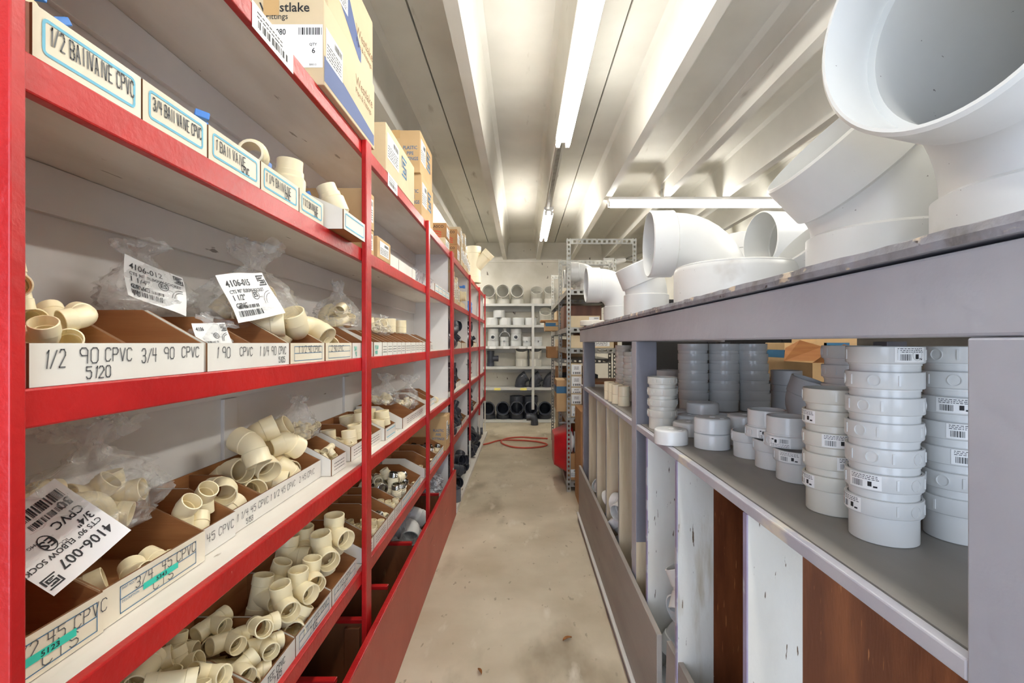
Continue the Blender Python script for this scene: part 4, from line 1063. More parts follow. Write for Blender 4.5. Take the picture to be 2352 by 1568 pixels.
# ------------------------------------------------------------------ cartons along the top
z1 = S[0] + .0005
def d_w(root, T, Tn, X, Y, Z):
    b = MB(); typed(b, 'Westlake', .028, Tn @ Matrix.Translation((X - .198, .2235, 0)), 0, 1.0, 'LEFT', .015); typed(b, 'Pipe & Fittings', .018, Tn @ Matrix.Translation((X - .247, .2005, 0)), 0, .92, 'LEFT', .006)
    decal(b, 'printing', 'ink', root)
    b = MB(); quad(b, X - .25, X - .004, .052, .184, Tn, 0, .0004); decal(b, 'shipping_label', 'paper', root, 'white label with a number and barcode')
    b = MB(); typed(b, '417-080', .018, Tn @ Matrix.Translation((X - .185, .152, .001)), 0, .8, 'LEFT', .01); bars(b, X - .078, X - .006, .152, .174, Tn @ Matrix.Translation((0, 0, .001)), 0, 16, 4)
    typed(b, 'QTY', .008, Tn @ Matrix.Translation((X - .045, .119, .001)), 0, 1, 'LEFT', .01); typed(b, '6', .016, Tn @ Matrix.Translation((X - .038, .096, .001)), 0, 1, 'LEFT', .01); typed(b, '90312', .011, Tn @ Matrix.Translation((X - .14, .070, .001))); typed(b, 'B0013', .006, Tn @ Matrix.Translation((X - .045, .058, .001)))
    decal(b, 'label_print', 'ink', root)
    b = MB(); b.add([(.0, .09, 0), (Y * .28, .09, 0), (Y - .01, .012, 0), (Y - .01, .055, 0), (0, .012, 0)], [(0, 4, 2, 3, 1)], 0, T); decal(b, 'printed_band', 'navy', root)
    ship_label(root, T, .012, .15, .085, .185, 3)
    b = MB(); typed(b, 'Westlake', .036, T @ Matrix.Translation((Y - .225, .155, 0)), 0, 1, 'LEFT', .008); typed(b, 'Pipe & Fittings', .022, T @ Matrix.Translation((Y - .225, .122, 0))); decal(b, 'printing', 'brownink', root)
carton('big tan pipe fittings carton with a navy band, lower of two on the top shelf', -.93, -.606, 1.484, 1.988, z1, z1 + .262, 'cardlt', d_w)
def d_w2(root, T, Tn, X, Y, Z):
    b = MB(); b.add([(0, Z - .01, 0), (.10, Z - .01, 0), (.31, .05, 0), (.31, .004, 0), (.29, .004, 0), (0, .14, 0)], [(0, 5, 4, 3, 2, 1)], 0, T); decal(b, 'printed_band', 'navy', root)
    ship_label(root, T, .05, .17, .09, .19, 5)
    b = MB(); typed(b, 'Westlake', .036, T @ Matrix.Translation((Y - .20, .09, 0)), 0, 1, 'LEFT', .008); typed(b, 'Pipe & Fittings', .022, T @ Matrix.Translation((Y - .20, .055, 0))); decal(b, 'printing', 'brownink', root)
carton('tan carton with a navy band stacked on the big carton at the top left', -.93, -.612, 1.53, 1.985, z1 + .2632, z1 + .52, 'cardlt', d_w2)
# paper tag wrapped over the top rail
def rail_tag(label, y, w):
    t = thing('shelf_tag', label, 'tag', (XRAIL + .001, y, S[0] - .058))
    b = MB().box(0, .0008, 0, w, 0, .062); b.build('tag_paper', 'paper', t, smooth=False)
    b = MB(); T = frame((.0012, 0, 0), (0, 1, 0), (0, 0, 1)); bars(b, w * .12, w * .88, .012, .03, T, 0, 14, 3); lines(b, w * .1, w * .7, .036, .056, 2, T, 0, 4, .15); decal(b, 'label_print', 'ink', t)
rail_tag('curled paper price tag stuck over the top red rail below the big carton', 1.12, .20)
rail_tag('paper price tag on the top red rail right of the second post', 2.25, .17)
def d_s(label=True):
    def f(root, T, Tn, X, Y, Z):
        ship_label(root, T, .02, .02 + Y * .36, Z * .30, Z * .84, 6)
        b = MB(); logo_s(b, T, Y * .50, Z * .36, min(Y * .4, Z * .46)); decal(b, 'printed_emblem', 'inkblue', root)
    return f
carton('tan carton with a blue square emblem standing alone beside the big cartons', -.93, -.624, 2.22, 2.80, z1, z1 + .222, 'cardlt', d_s())
def d_p(root, T, Tn, X, Y, Z):
    d_s()(root, T, Tn, X, Y, Z)
    b = MB()
    for i, t in enumerate(('PLASTIC', 'PIPE', 'FITTINGS')): typed(b, t, .021, Tn @ Matrix.Translation((X - .062, Z * .55 - i * .034, 0)), 0, .8, 'CENTER', .012)
    decal(b, 'printing', 'inkblue', root)
carton('tan plastic pipe fittings carton, lower of two near the third post', -.93, -.628, 3.02, 3.41, z1, z1 + .262, 'card', d_p)
carton('tan plastic pipe fittings carton, upper of two near the third post', -.93, -.632, 3.00, 3.395, z1 + .2632, z1 + .525, 'card', d_p)
def d_l(root, T, Tn, X, Y, Z):
    b = MB()
    for k in range(3):
        pts = [(X - .30 + .26 * u / 10, Z * .55 - k * .02 - .035 * u / 10 + .012 * math.sin(u * .9), 0) for u in range(11)]
        for p, q in zip(pts[:-1], pts[1:]): b.add([Tn @ Vector(p), Tn @ Vector(q), Tn @ (Vector(q) + Vector((0, .010, 0))), Tn @ (Vector(p) + Vector((0, .010, 0)))], [(0, 1, 2, 3)])
    decal(b, 'printed_waves', 'rust', root)
    b = MB(); typed(b, 'LASCO', .022, Tn @ Matrix.Translation((X - .12, Z - .04, 0)), 0, 1, 'LEFT', .015); decal(b, 'printing', 'ink', root)
    ship_label(root, T, .02, Y * .8, Z * .15, Z * .75, 9)
carton('brown carton with red waves on the top shelf right of the third post', -.93, -.625, 3.98, 4.18, z1 + .0735, z1 + .195, 'cardbr', d_l)
carton('flat tan carton under the brown carton with red waves', -.93, -.63, 3.96, 4.20, z1, z1 + .072, 'cardlt', lambda r, T, Tn, X, Y, Z: ship_label(r, T, .02, Y * .8, Z * .1, Z * .9, 2))
for j in range(2):
    carton('brown carton with red waves past the fourth post, %s of two' % ('lower', 'upper')[j], -.93, -.628, 4.66, 4.88, z1 + .1525 * j, z1 + .1525 * j + .1515, 'cardbr', d_l)
cy = 4.93
for i in range(7):
    w = (.12, .13, .10, .14, .11, .12, .13)[i]; h = (.24, .22, .20, .25, .20, .17, .16)[i]
    carton('narrow tan carton on the top shelf past the fourth post, %s in the row' % ORD[i + 1], -.93, -.622, cy, cy + w - .006, z1, z1 + h, ('cardlt', 'card', 'cardlt')[i % 3], lambda r, T, Tn, X, Y, Z: ship_label(r, T, .012, Y - .012, Z * .25, Z * .8, 4), group='narrow cartons on the top shelf')
    if i in (0, 1, 3):
        carton('narrow tan carton stacked on the top shelf row past the fourth post, %s' % ('leftmost', 'middle', '', 'rightmost')[i], -.93, -.63, cy, cy + w - .006, z1 + h + .001, z1 + h + .15, 'cardlt', lambda r, T, Tn, X, Y, Z: ship_label(r, T, .012, Y - .012, Z * .25, Z * .8, 5), group='narrow cartons stacked on the row')
    cy += w
# tall cream wye at the far end of the top shelf
kit('wye_fitting|big', lambda: tee_mb(.098, .24, .31, .080, 45, oz=-.06, n=30, az2=R(95)), 'cream2')
put('wye_fitting|big', 'wye_fitting', 'big cream double wye standing at the far end of the top shelf', 'fitting', (-.645, 6.42, z1 + .24), (0, 0, R(-8)))

# ------------------------------------------------------------------ second shelf, second and third bays
def d_lab(root, T, Tn, X, Y, Z): ship_label(root, T, Y * .15, Y * .85, Z * .2, Z * .85, 7)
carton('small tan carton behind the second post, lower of two on the second shelf', -.90, -.635, 1.96, 2.075, z2, z2 + .105, 'card', d_lab)
carton('small tan carton behind the second post, upper of two on the second shelf', -.90, -.632, 1.955, 2.07, z2 + .106, z2 + .255, 'card', d_lab)
carton('small tan carton with a white label right of the second post, second shelf', -.90, -.625, 2.095, 2.30, z2, z2 + .094, 'card', d_lab)
for i, (a, c) in enumerate(((2.305, 2.46), (2.465, 2.76), (2.765, 2.85))):
    parts_bin('plain low white bin right of the small cartons, %s of three, second shelf' % ORD[i + 1], a, c, -.628, z2, hf=.055, hb=.062, run=.05)
def tote():
    t = thing('storage_tote', 'clear plastic tote with black parts beside the third post', 'tote', (-.90, 2.86, z2))
    w, d, h = .26, .60, .075
    b = MB()
    r0 = [(.02, .02, 0), (w - .02, .02, 0), (w - .02, d - .02, 0), (.02, d - .02, 0)]; r1 = [(0, 0, h), (w, 0, h), (w, d, h), (0, d, h)]; r2 = [(-.008, -.008, h), (w + .008, -.008, h), (w + .008, d + .008, h), (-.008, d + .008, h)]
    b.rings([r0, r1, r2], True, False, cap0=True); b.build('tub', 'milky', t, smooth=False)
tote()
def blackthing(label, y, s):
    b = MB()
    for k in range(7):
        b.lathe([(.035 * s, -.004), (.045 * s, -.004), (.045 * s, .004), (.035 * s, .004)], 18, T=Matrix.Translation((0, (k - 3) * .016 * s, .0)) @ Matrix.Rotation(R(90), 4, 'X'))
    b.lathe([(.0005, -.06 * s), (.034 * s, -.06 * s), (.034 * s, .06 * s), (.0005, .06 * s)], 16, loop=False, T=Matrix.Rotation(R(90), 4, 'X'))
    pipe_path(b, [(.0, .05 * s, .0), (.0, .11 * s, .03 * s), (0, .17 * s, .02 * s), (.0, .18 * s, -.04 * s)], .014 * s, 8)
    tag(b.build('drain_strainer', 'black', None, loc=(-.77, y, z2 + .055)), label, 'fitting')
blackthing('black ribbed plastic part in the clear tote, left one', 3.02, 1.0)
blackthing('black ribbed plastic part in the clear tote, right one', 3.26, .9)
for i, (a, c) in enumerate(((3.49, 3.64), (3.645, 3.80), (3.805, 3.98), (3.985, 4.17))):
    parts_bin('low white bin with blue stripes right of the tote, %s of four, second shelf' % ORD[i + 1], a, c, -.628, z2, hf=.06, hb=.07, run=.05, draw=d_stripes)

# carton and floor bins
carton('tan plastic pipe fittings carton on the lowest shelf before the white partition', -.93, -.628, 3.985, 4.20, z5, z5 + .285, 'card', d_p)
bag('milky bag of white elbows in the floor bin behind the third post', (-.76, 3.10, .025), .12, .30, .42, 31, (0, 0, 0), m='film', neck=.80, flare=.5)
kit('elbow_fitting|w90_60', lambda: elbow_mb(.058, 90, n=24), 'pvc')
pile('elbow_fitting|w90_60', 'elbow_fitting', 'white elbow inside the bag in the floor bin behind the third post', 'fitting', 'white elbows in the floor bin bag', (-.87, -.64, 2.80, 3.36, .03), 9, 91, zmax=.40)
bag('milky white plastic bag slumped in the last floor bin by the kick board end', (-.75, 3.92, .30), .11, .19, .20, 37, (0, 0, 0), m='milky', neck=.75, flare=.7)
pile('elbow_fitting|w90_60', 'elbow_fitting', 'white elbow at the bottom of the last floor bin', 'fitting', 'white elbows in the last floor bin', (-.90, -.64, 3.67, 4.18, .022), 9, 92, zmax=.32)

# ------------------------------------------------------------------ farther shelving: grey and black fittings
for nm, r in (('28', .028), ('40', .042), ('55', .055)):
    kit('elbow_fitting|g90_' + nm, lambda r=r: elbow_mb(r, 90, n=20), 'dark'); kit('tee_fitting|gt_' + nm, lambda r=r: tee_mb(r, n=20), 'dark'); kit('coupling|gc_' + nm, lambda r=r: coupling_mb(r, r * 2.1, n=20, ridge=r * .04), 'mid')
BAYS = [(4.30, 5.66), (5.72, 6.90), (6.97, 7.92)]
bn = ['first', 'second', 'third']
def row(b, sh, y0, n, w, xf, hb=.12, gap=.006, out='binw', lab=''):
    for i in range(n):
        parts_bin('narrow bin %s in its row, %s bay of the far red shelving, %s shelf' % (ORD[i + 1], bn[b], sh), y0 + i * w, y0 + (i + 1) * w - gap, xf, S[{'second': 1, 'middle': 2, 'fourth': 3, 'lowest': 4}[sh]] + .0005, hb=hb, out=out, group='%s shelf bins, %s far bay' % (sh, bn[b]))
for sh, zz, i0 in (('middle', z3, 0), ('fourth', z4, 10), ('lowest', z5, 20)):
    for b, (a, c) in enumerate(BAYS[:2]):
        n = (3, 3)[b]; w = .15
        off = (.80, .62)[b]
        row(b, sh, a + off, n, w, -.64 if sh != 'fourth' else -.70, out='binc' if sh == 'middle' else 'binw')
        for i in range(n):
            k = ('gt_28', 'g90_28', 'gc_28')[(i + b) % 3]; yb = a + off + i * w
            pile({'gt': 'tee_fitting|', 'g9': 'elbow_fitting|', 'gc': 'coupling|'}[k[:2]] + k, {'gt': 'tee_fitting', 'g9': 'elbow_fitting', 'gc': 'coupling'}[k[:2]],
                 'dark grey fitting in the %s bin of the %s far bay, %s shelf' % (ORD[i + 1], bn[b], sh), 'fitting', '%s shelf fittings, %s far bay, bin %s' % (sh, bn[b], ORD[i + 1]), (-.90, -.65 if sh != 'fourth' else -.71, yb + .004, yb + w - .01, zz + .004), 4, 100 + i0 + b * 7 + i, zmax=zz + .16)
        if off > .2:
            pile('elbow_fitting|g90_55' if i0 == 0 else 'tee_fitting|gt_40', 'elbow_fitting' if i0 == 0 else 'tee_fitting', 'big dark grey fitting heaped left of the bins, %s far bay, %s shelf' % (bn[b], sh), 'fitting', 'big grey fittings, %s bay, %s shelf' % (bn[b], sh), (-.80, -.632 if i0 != 10 else -.66, a + .15, a + off - .01, zz), 8, 130 + i0 + b, zmax=zz + .33)
for b, (a, c) in enumerate(BAYS):
    pile('tee_fitting|gt_55', 'tee_fitting', 'big dark grey tee on the base board, %s bay of the far red shelving' % bn[b], 'fitting', 'big grey tees on the base board, %s bay' % bn[b], (-.82, -.59, a + .07, c - .05, .046), (10, 8, 0)[b], 150 + b, zmax=.42)
    pile('elbow_fitting|g90_55', 'elbow_fitting', 'big dark grey elbow on the base board, %s bay of the far red shelving' % bn[b], 'fitting', 'big grey elbows on the base board, %s bay' % bn[b], (-.82, -.60, a + .05, c - .05, .046), (0, 0, 2)[b], 160 + b, zmax=.42)
put('coupling|gc_55', 'coupling', 'mid grey coupling on the base board beside the kick board end', 'fitting', (-.62, 4.46, .046))
for i, (y, w, h, mt) in enumerate(((4.34, .10, .26, 'cardlt'), (4.46, .12, .30, 'card'), (4.60, .10, .24, 'cardlt'), (4.72, .09, .27, 'cardlt'), (4.83, .11, .20, 'card'))):
    carton('upright narrow carton on the second shelf past the fourth post, %s from the left' % ORD[i + 1], -.90, -.64, y, y + w, z2, z2 + h, mt, d_lab, tape=False)
valve('big dark valve with blue handle on the second shelf of the far red shelving', (-.72, 5.20, z2 + .13), .05, (0, 0, R(90)))
carton('low tan carton carrying the big valve with blue handle', -.88, -.64, 5.02, 5.40, z2, z2 + .062, 'cardlt', None, tape=False)
for i in range(4):
    valve('grey and blue valve on the second shelf, second far bay, %s from left' % ORD[i + 1], (-.70, 5.88 + i * .15, z2 + .071), .030, (R(90), 0, R(60 + 40 * i)))
carton('brown cardboard carton at the back of the second shelf, second far bay', -.92, -.80, 5.80, 6.7, z2, z2 + .26, 'cardbr', None)
# ------------------------------------------------------------------ counter shelf: couplings and caps
zs = 1.1400
def hub_mb(k=1.0, rb=.054, rc=.0605, hb=.050, hc=.030, mark=True, n=40):
    """coupling with a narrow lower body and a wider collar; the next one nests in the collar"""
    rb *= k; rc *= k; hb *= k; hc *= k; H = hb + hc; led = .0455 * k
    pr = [(rb - .001, 0), (rb, .001), (rb, hb - .002), (rc - .001, hb), (rc, hb + .0015), (rc, H - .001), (rc - .001, H), (rb + .0016 * k, H), (rb + .0016 * k, led), (rb - .006 * k, led - .001), (rb - .006 * k, 0)]
    m = MB().lathe(pr, n)
    if mark:
        for a in (20, 78, 150, 215, 290):
            T = Matrix.Rotation(R(a), 4, 'Z')
            m.box(rc - .001, rc + .0012, -.0018, .0018, hb + .006 * k, H - .006 * k, 0, T)
        for a in (50, 185, 255):
            T = Matrix.Rotation(R(a), 4, 'Z') @ Matrix.Translation((rc * .985, 0, hb + hc * .5)) @ Matrix.Rotation(R(90), 4, 'Y')
            m.lathe([(.0105 * k, .0), (.0105 * k, .0016), (.0092 * k, .0016), (.0092 * k, .0)], 18, T=T)
    return m, [(0, 0, H / 2, rc)]
kit('coupling|hubA', hub_mb, 'pvc2'); kit('coupling|hubB', hub_mb, 'pvc3')
kit('coupling|hubL', lambda: hub_mb(1.0, .0735, .078, .058, .036, False), 'pvcgrey'); kit('coupling|hubL2', lambda: hub_mb(1.0, .0735, .078, .058, .036, False), 'pvc2')
kit('end_cap|c60', lambda: cap_mb(.059, .052), 'pvc2'); kit('end_cap|c68', lambda: cap_mb(.068, .048), 'pvc2')
def nub(r=.059, h=.052):
    b = MB(); b.box(-.006, .006, -r * .8, -r * .8 + .006, h - .0005, h + .002); b.lathe([(.010, h - .0005), (.010, h + .0012), (.008, h + .0012), (.008, h - .0005)], 20); return b, []
kit('mould_mark|n', nub, 'pvc2')
def sticker_mesh():
    b = MB(); r = .0610; n = 14
    pts = [[(r * math.cos(R(-26 + 52 * i / n)), r * math.sin(R(-26 + 52 * i / n)), z) for i in range(n + 1)] for z in (.0525, .0785)]
    b.rings(pts, False, False)
    a = b.mesh('paper_label', 'paper', fix=False)
    c = MB(); r = .0613
    def patch(a0, a1, z0, z1):
        c.rings([[(r * math.cos(R(a0 + (a1 - a0) * i / 3)), r * math.sin(R(a0 + (a1 - a0) * i / 3)), z) for i in range(4)] for z in (z0, z1)], False, False)
    rnd = random.Random(4); x = -20
    while x < -2:
        w = rnd.choice((.6, .6, 1.3)); patch(x, x + w, .0555, .0665); x += w + rnd.choice((.7, 1.2))
    for z in (.0695, .0725, .0755):
        x = -22
        while x < 20:
            w = rnd.uniform(1, 5); patch(x, x + w, z, z + .0011); x += w + 1.4
    patch(6, 12, .058, .0665); patch(14, 20, .0565, .0595)
    return a, c.mesh('label_print', 'ink', fix=False)
STK = sticker_mesh()
def sticker(o, ang, zoff=0.0):
    s = link_mesh('paper_label', STK[0], o, (0, 0, zoff), (0, 0, ang)); s['label'] = 'white paper label with a barcode'
    link_mesh('label_print', STK[1], s)
def toward(x, y, da=0.0): return math.atan2(-y, -x) + da      # faces the viewer's side
def stack(x, y, n, label, group, keys=('coupling|hubA',), pitch=.0456, z0=zs, stickers={}, drift=0.0, seed=1, drift_y=0.0):
    rnd = random.Random(seed)
    for i in range(n):
        pos = 'bottom one' if i == 0 else ('top one' if i == n - 1 else '%s from the bottom' % ORD[i + 1])
        o = put(keys[i % len(keys)], 'coupling', '%s, %s' % (label, pos), 'coupling', (x + drift * i + rnd.uniform(-.0006, .0006), y + drift_y * i + rnd.uniform(-.0006, .0006), z0 + pitch * i), (0, 0, rnd.uniform(0, 6)), group)
        if i in stickers:
            o.rotation_euler.z = toward(x, y); sticker(o, R(stickers[i]))
stack(.6714, .9027, 7, 'white coupling in the tallest nearest stack', 'nearest tall stack of couplings', stickers={6: 40, 1: -28, 0: -58})
stack(.816, .904, 7, 'white coupling in the stack half hidden by the near post', 'stack beside the near post', stickers={4: -8, 3: 8, 2: 14})
stack(.6746, 1.049, 5, 'ivory coupling in the five high stack left of the tallest', 'ivory stack of couplings', ('coupling|hubB',), stickers={2: 5, 1: 30, 0: -62, 3: -60}, seed=3)
stack(.787, 1.165, 7, 'white coupling in the stack rising behind the ivory one', 'stack behind the ivory stack', seed=4)
stack(.590, 2.05, 4, 'ivory coupling in the short stack against the middle counter post', 'short stack by the middle post', ('coupling|hubB',), seed=5)
def single(x, y, label, st=None, z=zs, inv=False, key='coupling|hubA'):
    o = put(key, 'coupling', label, 'coupling', (x, y, z + (.080 if inv else 0)), (R(180) if inv else 0, 0, 0))
    if inv:
        o.rotation_euler = (R(180), 0, -toward(x, y) )
        o.rotation_euler = (R(180), 0, toward(x, y))
    else: o.rotation_euler.z = toward(x, y)
    if st is not None: sticker(o, R(st))
    return o
single(.7296, 1.282, 'white coupling with a barcode label alone before the ivory stack', -22)
single(.7346, 1.410, 'white coupling standing under two upturned ones, middle of three')
single(.7295, 1.545, 'white coupling standing open, leftmost of the row of three by the caps')
single(.727, 1.328, 'upturned white coupling with a barcode label, right of the two on top', 20, zs + .0805, True)
single(.735, 1.458, 'upturned white coupling with a barcode label, left of the two on top', 0, zs + .0805, True)
def cap(x, y, label, z=zs, key='end_cap|c60', rot=0):
    o = put(key, 'end_cap', label, 'cap', (x, y, z), (0, 0, rot)); 
    if key.endswith('60'): link_mesh('mould_mark', _KIT['mould_mark|n'][0], o)
cap(.534, 1.745, 'white round cap lying at the very edge of the counter shelf', rot=.5)
cap(.654, 1.674, 'white cap under another in the pair beside the edge cap'); cap(.654, 1.674, 'white cap on top of the pair beside the edge cap', zs + .0525, rot=.4)
cap(.790, 1.725, 'white cap under another in the pair behind the first pair'); cap(.790, 1.725, 'white cap on top of the pair behind the first pair', zs + .0525, rot=1)
cap(.718, 2.085, 'white cap between the short ivory stack and the pairs of caps', rot=2); cap(.715, 2.245, 'white cap behind the short ivory stack', rot=1.3)
cap(.650, 1.90, 'white cap lying behind the edge cap', rot=.2)
cap(.845, 2.10, 'white cap underneath the wide cap set on top', rot=1.6); cap(.790, 2.13, 'wide white cap set on top of the other caps', zs + .0525, 'end_cap|c68')
for i, (x, y) in enumerate(((.80, 1.93), (.93, 1.95), (.94, 1.79), (1.06, 1.86), (.99, 2.12), (1.10, 2.03))):
    cap(x, y, 'white cap lying flat before the tall back stacks, %s from the left' % ORD[(1, 3, 2, 5, 4, 6)[i]], key='end_cap|c68', rot=i)
stack(.926, 2.627, 6, 'white coupling in the left of three tall back stacks', 'left tall back stack', ('coupling|hubL2',), .0522, seed=7, drift=-.001)
stack(1.081, 2.606, 6, 'white coupling in the middle of three tall back stacks', 'middle tall back stack', ('coupling|hubL2',), .0522, seed=8)
stack(1.239, 2.592, 6, 'white coupling in the right, leaning one of three tall back stacks', 'right tall back stack', ('coupling|hubL2',), .0522, seed=9, drift=-.0035)
kit('reducer|r', lambda: (MB().lathe([(.0765, 0), (.0775, .001), (.0775, .095), (.0735, .10), (.0735, .130), (.0775, .135), (.0775, .209), (.0765, .21), (.067, .21), (.067, 0)], 40), []), 'pvcgrey')
put('reducer|r', 'sleeve_coupling', 'long grey-white sleeve coupling right of the back stacks', 'coupling', (1.444, 2.657, zs))
kit('elbow_fitting|p45_65', lambda: elbow_mb(.066, 45, hub=.07, n=36), 'pvcgrey'); kit('elbow_fitting|p45_50', lambda: elbow_mb(.05, 45, n=30), 'pvcgrey')
put('elbow_fitting|p45_65', 'elbow_fitting', 'grey-white bent fitting tilting beside the long sleeve coupling', 'fitting', (1.20, 2.02, zs + .03), (R(-14), R(30), R(170)))
kit('reducer|cone', lambda: (MB().lathe([(.062, 0), (.062, .02), (.030, .075), (.030, .12), (.026, .12), (.026, .076), (.056, .022), (.056, 0)], 32), []), 'pvcgrey')
put('reducer|cone', 'reducer', 'grey-white cone reducer on the counter shelf behind the upturned couplings', 'fitting', (1.02, 1.62, zs))
single(.99, 1.44, 'white coupling low behind the upturned couplings')
# beyond the middle post
kit('coupling|s33', lambda: coupling_mb(.034, .056, n=24), 'cream2')
for i, (x, y) in enumerate(((.556, 3.10), (.562, 2.995), (.566, 2.885), (.580, 2.775))):
    for j in range(2):
        put('coupling|s33', 'coupling', 'small ivory coupling in the low row past the middle post, %s column, %s' % (ORD[i + 1], ('below', 'on top')[j]), 'coupling', (x, y, zs + .0565 * j))
kit('coupling|hubS', lambda: hub_mb(.86, mark=False), 'pvc3')
stack(.665, 3.20, 8, 'ivory coupling in the farther tall stack past the middle post', 'farther stack past the middle post', ('coupling|hubS',), .0393, seed=11)
stack(.680, 3.03, 7, 'ivory coupling in the nearer tall stack past the middle post', 'nearer stack past the middle post', ('coupling|hubS',), .0393, seed=12)
stack(.86, 2.90, 3, 'grey-white coupling in the leaning stack behind the middle post', 'leaning stack behind the middle post', ('coupling|hubL2',), .0522, seed=13, drift=.006)
stack(.70, 2.44, 2, 'white coupling in the low pair just behind the middle post', 'low pair behind the middle post', ('coupling|hubL2',), .0522, seed=14)

# ------------------------------------------------------------------ big fittings on top of the counter
zt = 1.6355
def big(key, fn, label, x, y, a, z=zt, m='pvc'):
    kit('elbow_fitting|' + key, fn, m, 30); return put('elbow_fitting|' + key, 'elbow_fitting', label, 'fitting', (x, y, z), (0, 0, R(a)))
big('B1', lambda: elbow_mb(.166, 90, hub=.100, wall=.012, bend=.205, hs=1.08, n=72), 'huge white pipe elbow nearest the viewer, its mouth facing the aisle', .815, .715, 19)
big('B2', lambda: elbow_mb(.160, 45, hub=.114, wall=.010, bend=.19, hs=1.075, n=72), 'large white bent pipe fitting leaning to the aisle beside the huge elbow', .826, 1.10, 0)
big('B3', lambda: elbow_mb(.137, 90, hub=.100, wall=.008, bend=.175, hs=1.075, n=64), 'large white elbow rising behind the wide flat cap', .80, 2.01, -4)
big('B5', lambda: elbow_mb(.110, 22.5, hub=.106, wall=.008, bend=.15, hs=1.075, n=56), 'white slightly bent fitting left of the wide flat cap', .622, 2.44, 0)
big('B6', lambda: elbow_mb(.106, 90, hub=.085, wall=.007, bend=.13, hs=1.075, n=56), 'white elbow with its mouth over the counter edge, farthest of the big ones', .60, 2.95, 0)
big('B9', lambda: elbow_mb(.137, 90, hub=.14, wall=.008, bend=.19, hs=1.07, n=64), 'white elbow set back behind the wide flat cap, its mouth to the left', 1.42, 2.27, 6)
big('B10', lambda: elbow_mb(.110, 45, hub=.06, wall=.006, bend=.13, hs=1.07, n=56), 'white bent fitting between the wide cap and the large bent fitting', .985, 1.55, 0)
kit('end_cap|wide', lambda: cap_mb(.20, .127, n=72), 'pvc'); put('end_cap|wide', 'end_cap', 'very wide flat white pipe cap at the counter edge', 'cap', (.725, 1.656, zt))
kit('end_cap|low', lambda: cap_mb(.105, .042, n=48), 'pvc3'); put('end_cap|low', 'end_cap', 'low white cap at the far corner of the counter top', 'cap', (.565, 3.87, zt))
kit('coupling|w50', lambda: coupling_mb(.05, .075, n=32), 'pvc3')
for j in range(2): put('coupling|w50', 'coupling', 'white coupling behind the farthest big elbow, %s of two' % ('lower', 'upper')[j], 'coupling', (.68, 3.62, zt + .0755 * j))
kit('tee_fitting|w80', lambda: tee_mb(.10, .26, .2, n=44), 'pvc'); put('tee_fitting|w80', 'tee_fitting', 'white tee standing at the back of the counter top', 'fitting', (1.34, 2.95, zt + .26), (0, 0, R(60)))

# bins under the counter
kit('elbow_fitting|w45_55', lambda: elbow_mb(.055, 45, hub=.06, n=30), 'pvc2'); kit('elbow_fitting|w90_55', lambda: elbow_mb(.055, 90, n=30), 'pvc2')
ob = []
pile('elbow_fitting|w45_55', 'elbow_fitting', 'white bent fitting piled in the bin right of the middle post', 'fitting', 'white fittings piled in the bin by the middle post', (.53, .86, 1.61, 1.965, .016), 30, 201, obst=ob, zmax=.72)
for i, (a, c) in enumerate(((2.27, 2.54), (2.57, 2.92), (2.95, 3.30), (3.33, 3.69))):
    pile('elbow_fitting|w90_55', 'elbow_fitting', 'white elbow in the %s bin past the middle post' % ORD[i + 1], 'fitting', 'white elbows, bin %s past the middle post' % ORD[i + 1], (.51, .75, a + .01, c - .01, .016), 9, 205 + i, zmax=.62)
pile('elbow_fitting|w90_55', 'elbow_fitting', 'white elbow behind the low bin front nearest the viewer', 'fitting', 'white elbows behind the low bin front', (.56, .85, 1.12, 1.58, .016), 10, 211, zmax=.30)

# ------------------------------------------------------------------ far wall shelf
def fx(px): return (px - VX) * 9.15 / F
for key, fn, m in (('f90', lambda: elbow_mb(.125, 90, hub=.10, wall=.012, bend=.135, n=36), 'pvc3'), ('f45', lambda: elbow_mb(.118, 45, hub=.10, wall=.012, bend=.13, n=36), 'pvc3'),
                   ('fd90', lambda: elbow_mb(.130, 90, hub=.075, wall=.016, bend=.135, n=36), 'dark'), ('fd60', lambda: elbow_mb(.105, 60, hub=.05, wall=.012, bend=.16, n=32), 'dark'), ('fd90s', lambda: elbow_mb(.068, 90, hub=.07, n=32), 'dark')):
    kit('elbow_fitting|' + key, fn, m)
kit('elbow_fitting|f22', lambda: elbow_mb(.118, 25, hub=.135, wall=.012, bend=.15, n=36), 'pvc3'); kit('coupling|fc', lambda: (cap_mb(.112, .14, n=36)[0], []), 'pvc2')
kit('tee_fitting|ft', lambda: tee_mb(.105, .165, .15, .048, n=36), 'pvc2'); kit('tee_fitting|ft2', lambda: tee_mb(.082, .088, .12, .028, n=30), 'pvc2'); kit('tee_fitting|ftd', lambda: tee_mb(.135, .215, .19, .13, n=36), 'dark'); kit('tee_fitting|ftd2', lambda: tee_mb(.072, .148, .15, .055, n=32), 'dark')
for i, px in enumerate((1123, 1155, 1188)): put('elbow_fitting|f90', 'elbow_fitting', 'white elbow with its round mouth facing out, top of the far shelf, %s from left' % ORD[i + 1], 'fitting', (fx(px), 9.305, FS[0] + .001), (0, 0, R(90)))
for i, px in enumerate((1233, 1264)): put('elbow_fitting|f45', 'elbow_fitting', 'white fitting with its mouth tilted up, top of the far shelf, %s' % ('left one', 'right one')[i], 'fitting', (fx(px), 9.28, FS[0] + .001), (0, 0, R(90)))
for i, px in enumerate((1130, 1160, 1191, 1219.5)): put('coupling|fc', 'end_cap', 'white cap in the row on the second tier of the far shelf, %s from left' % ORD[i + 1], 'cap', (fx(px), 9.25, FS[1] + .001))
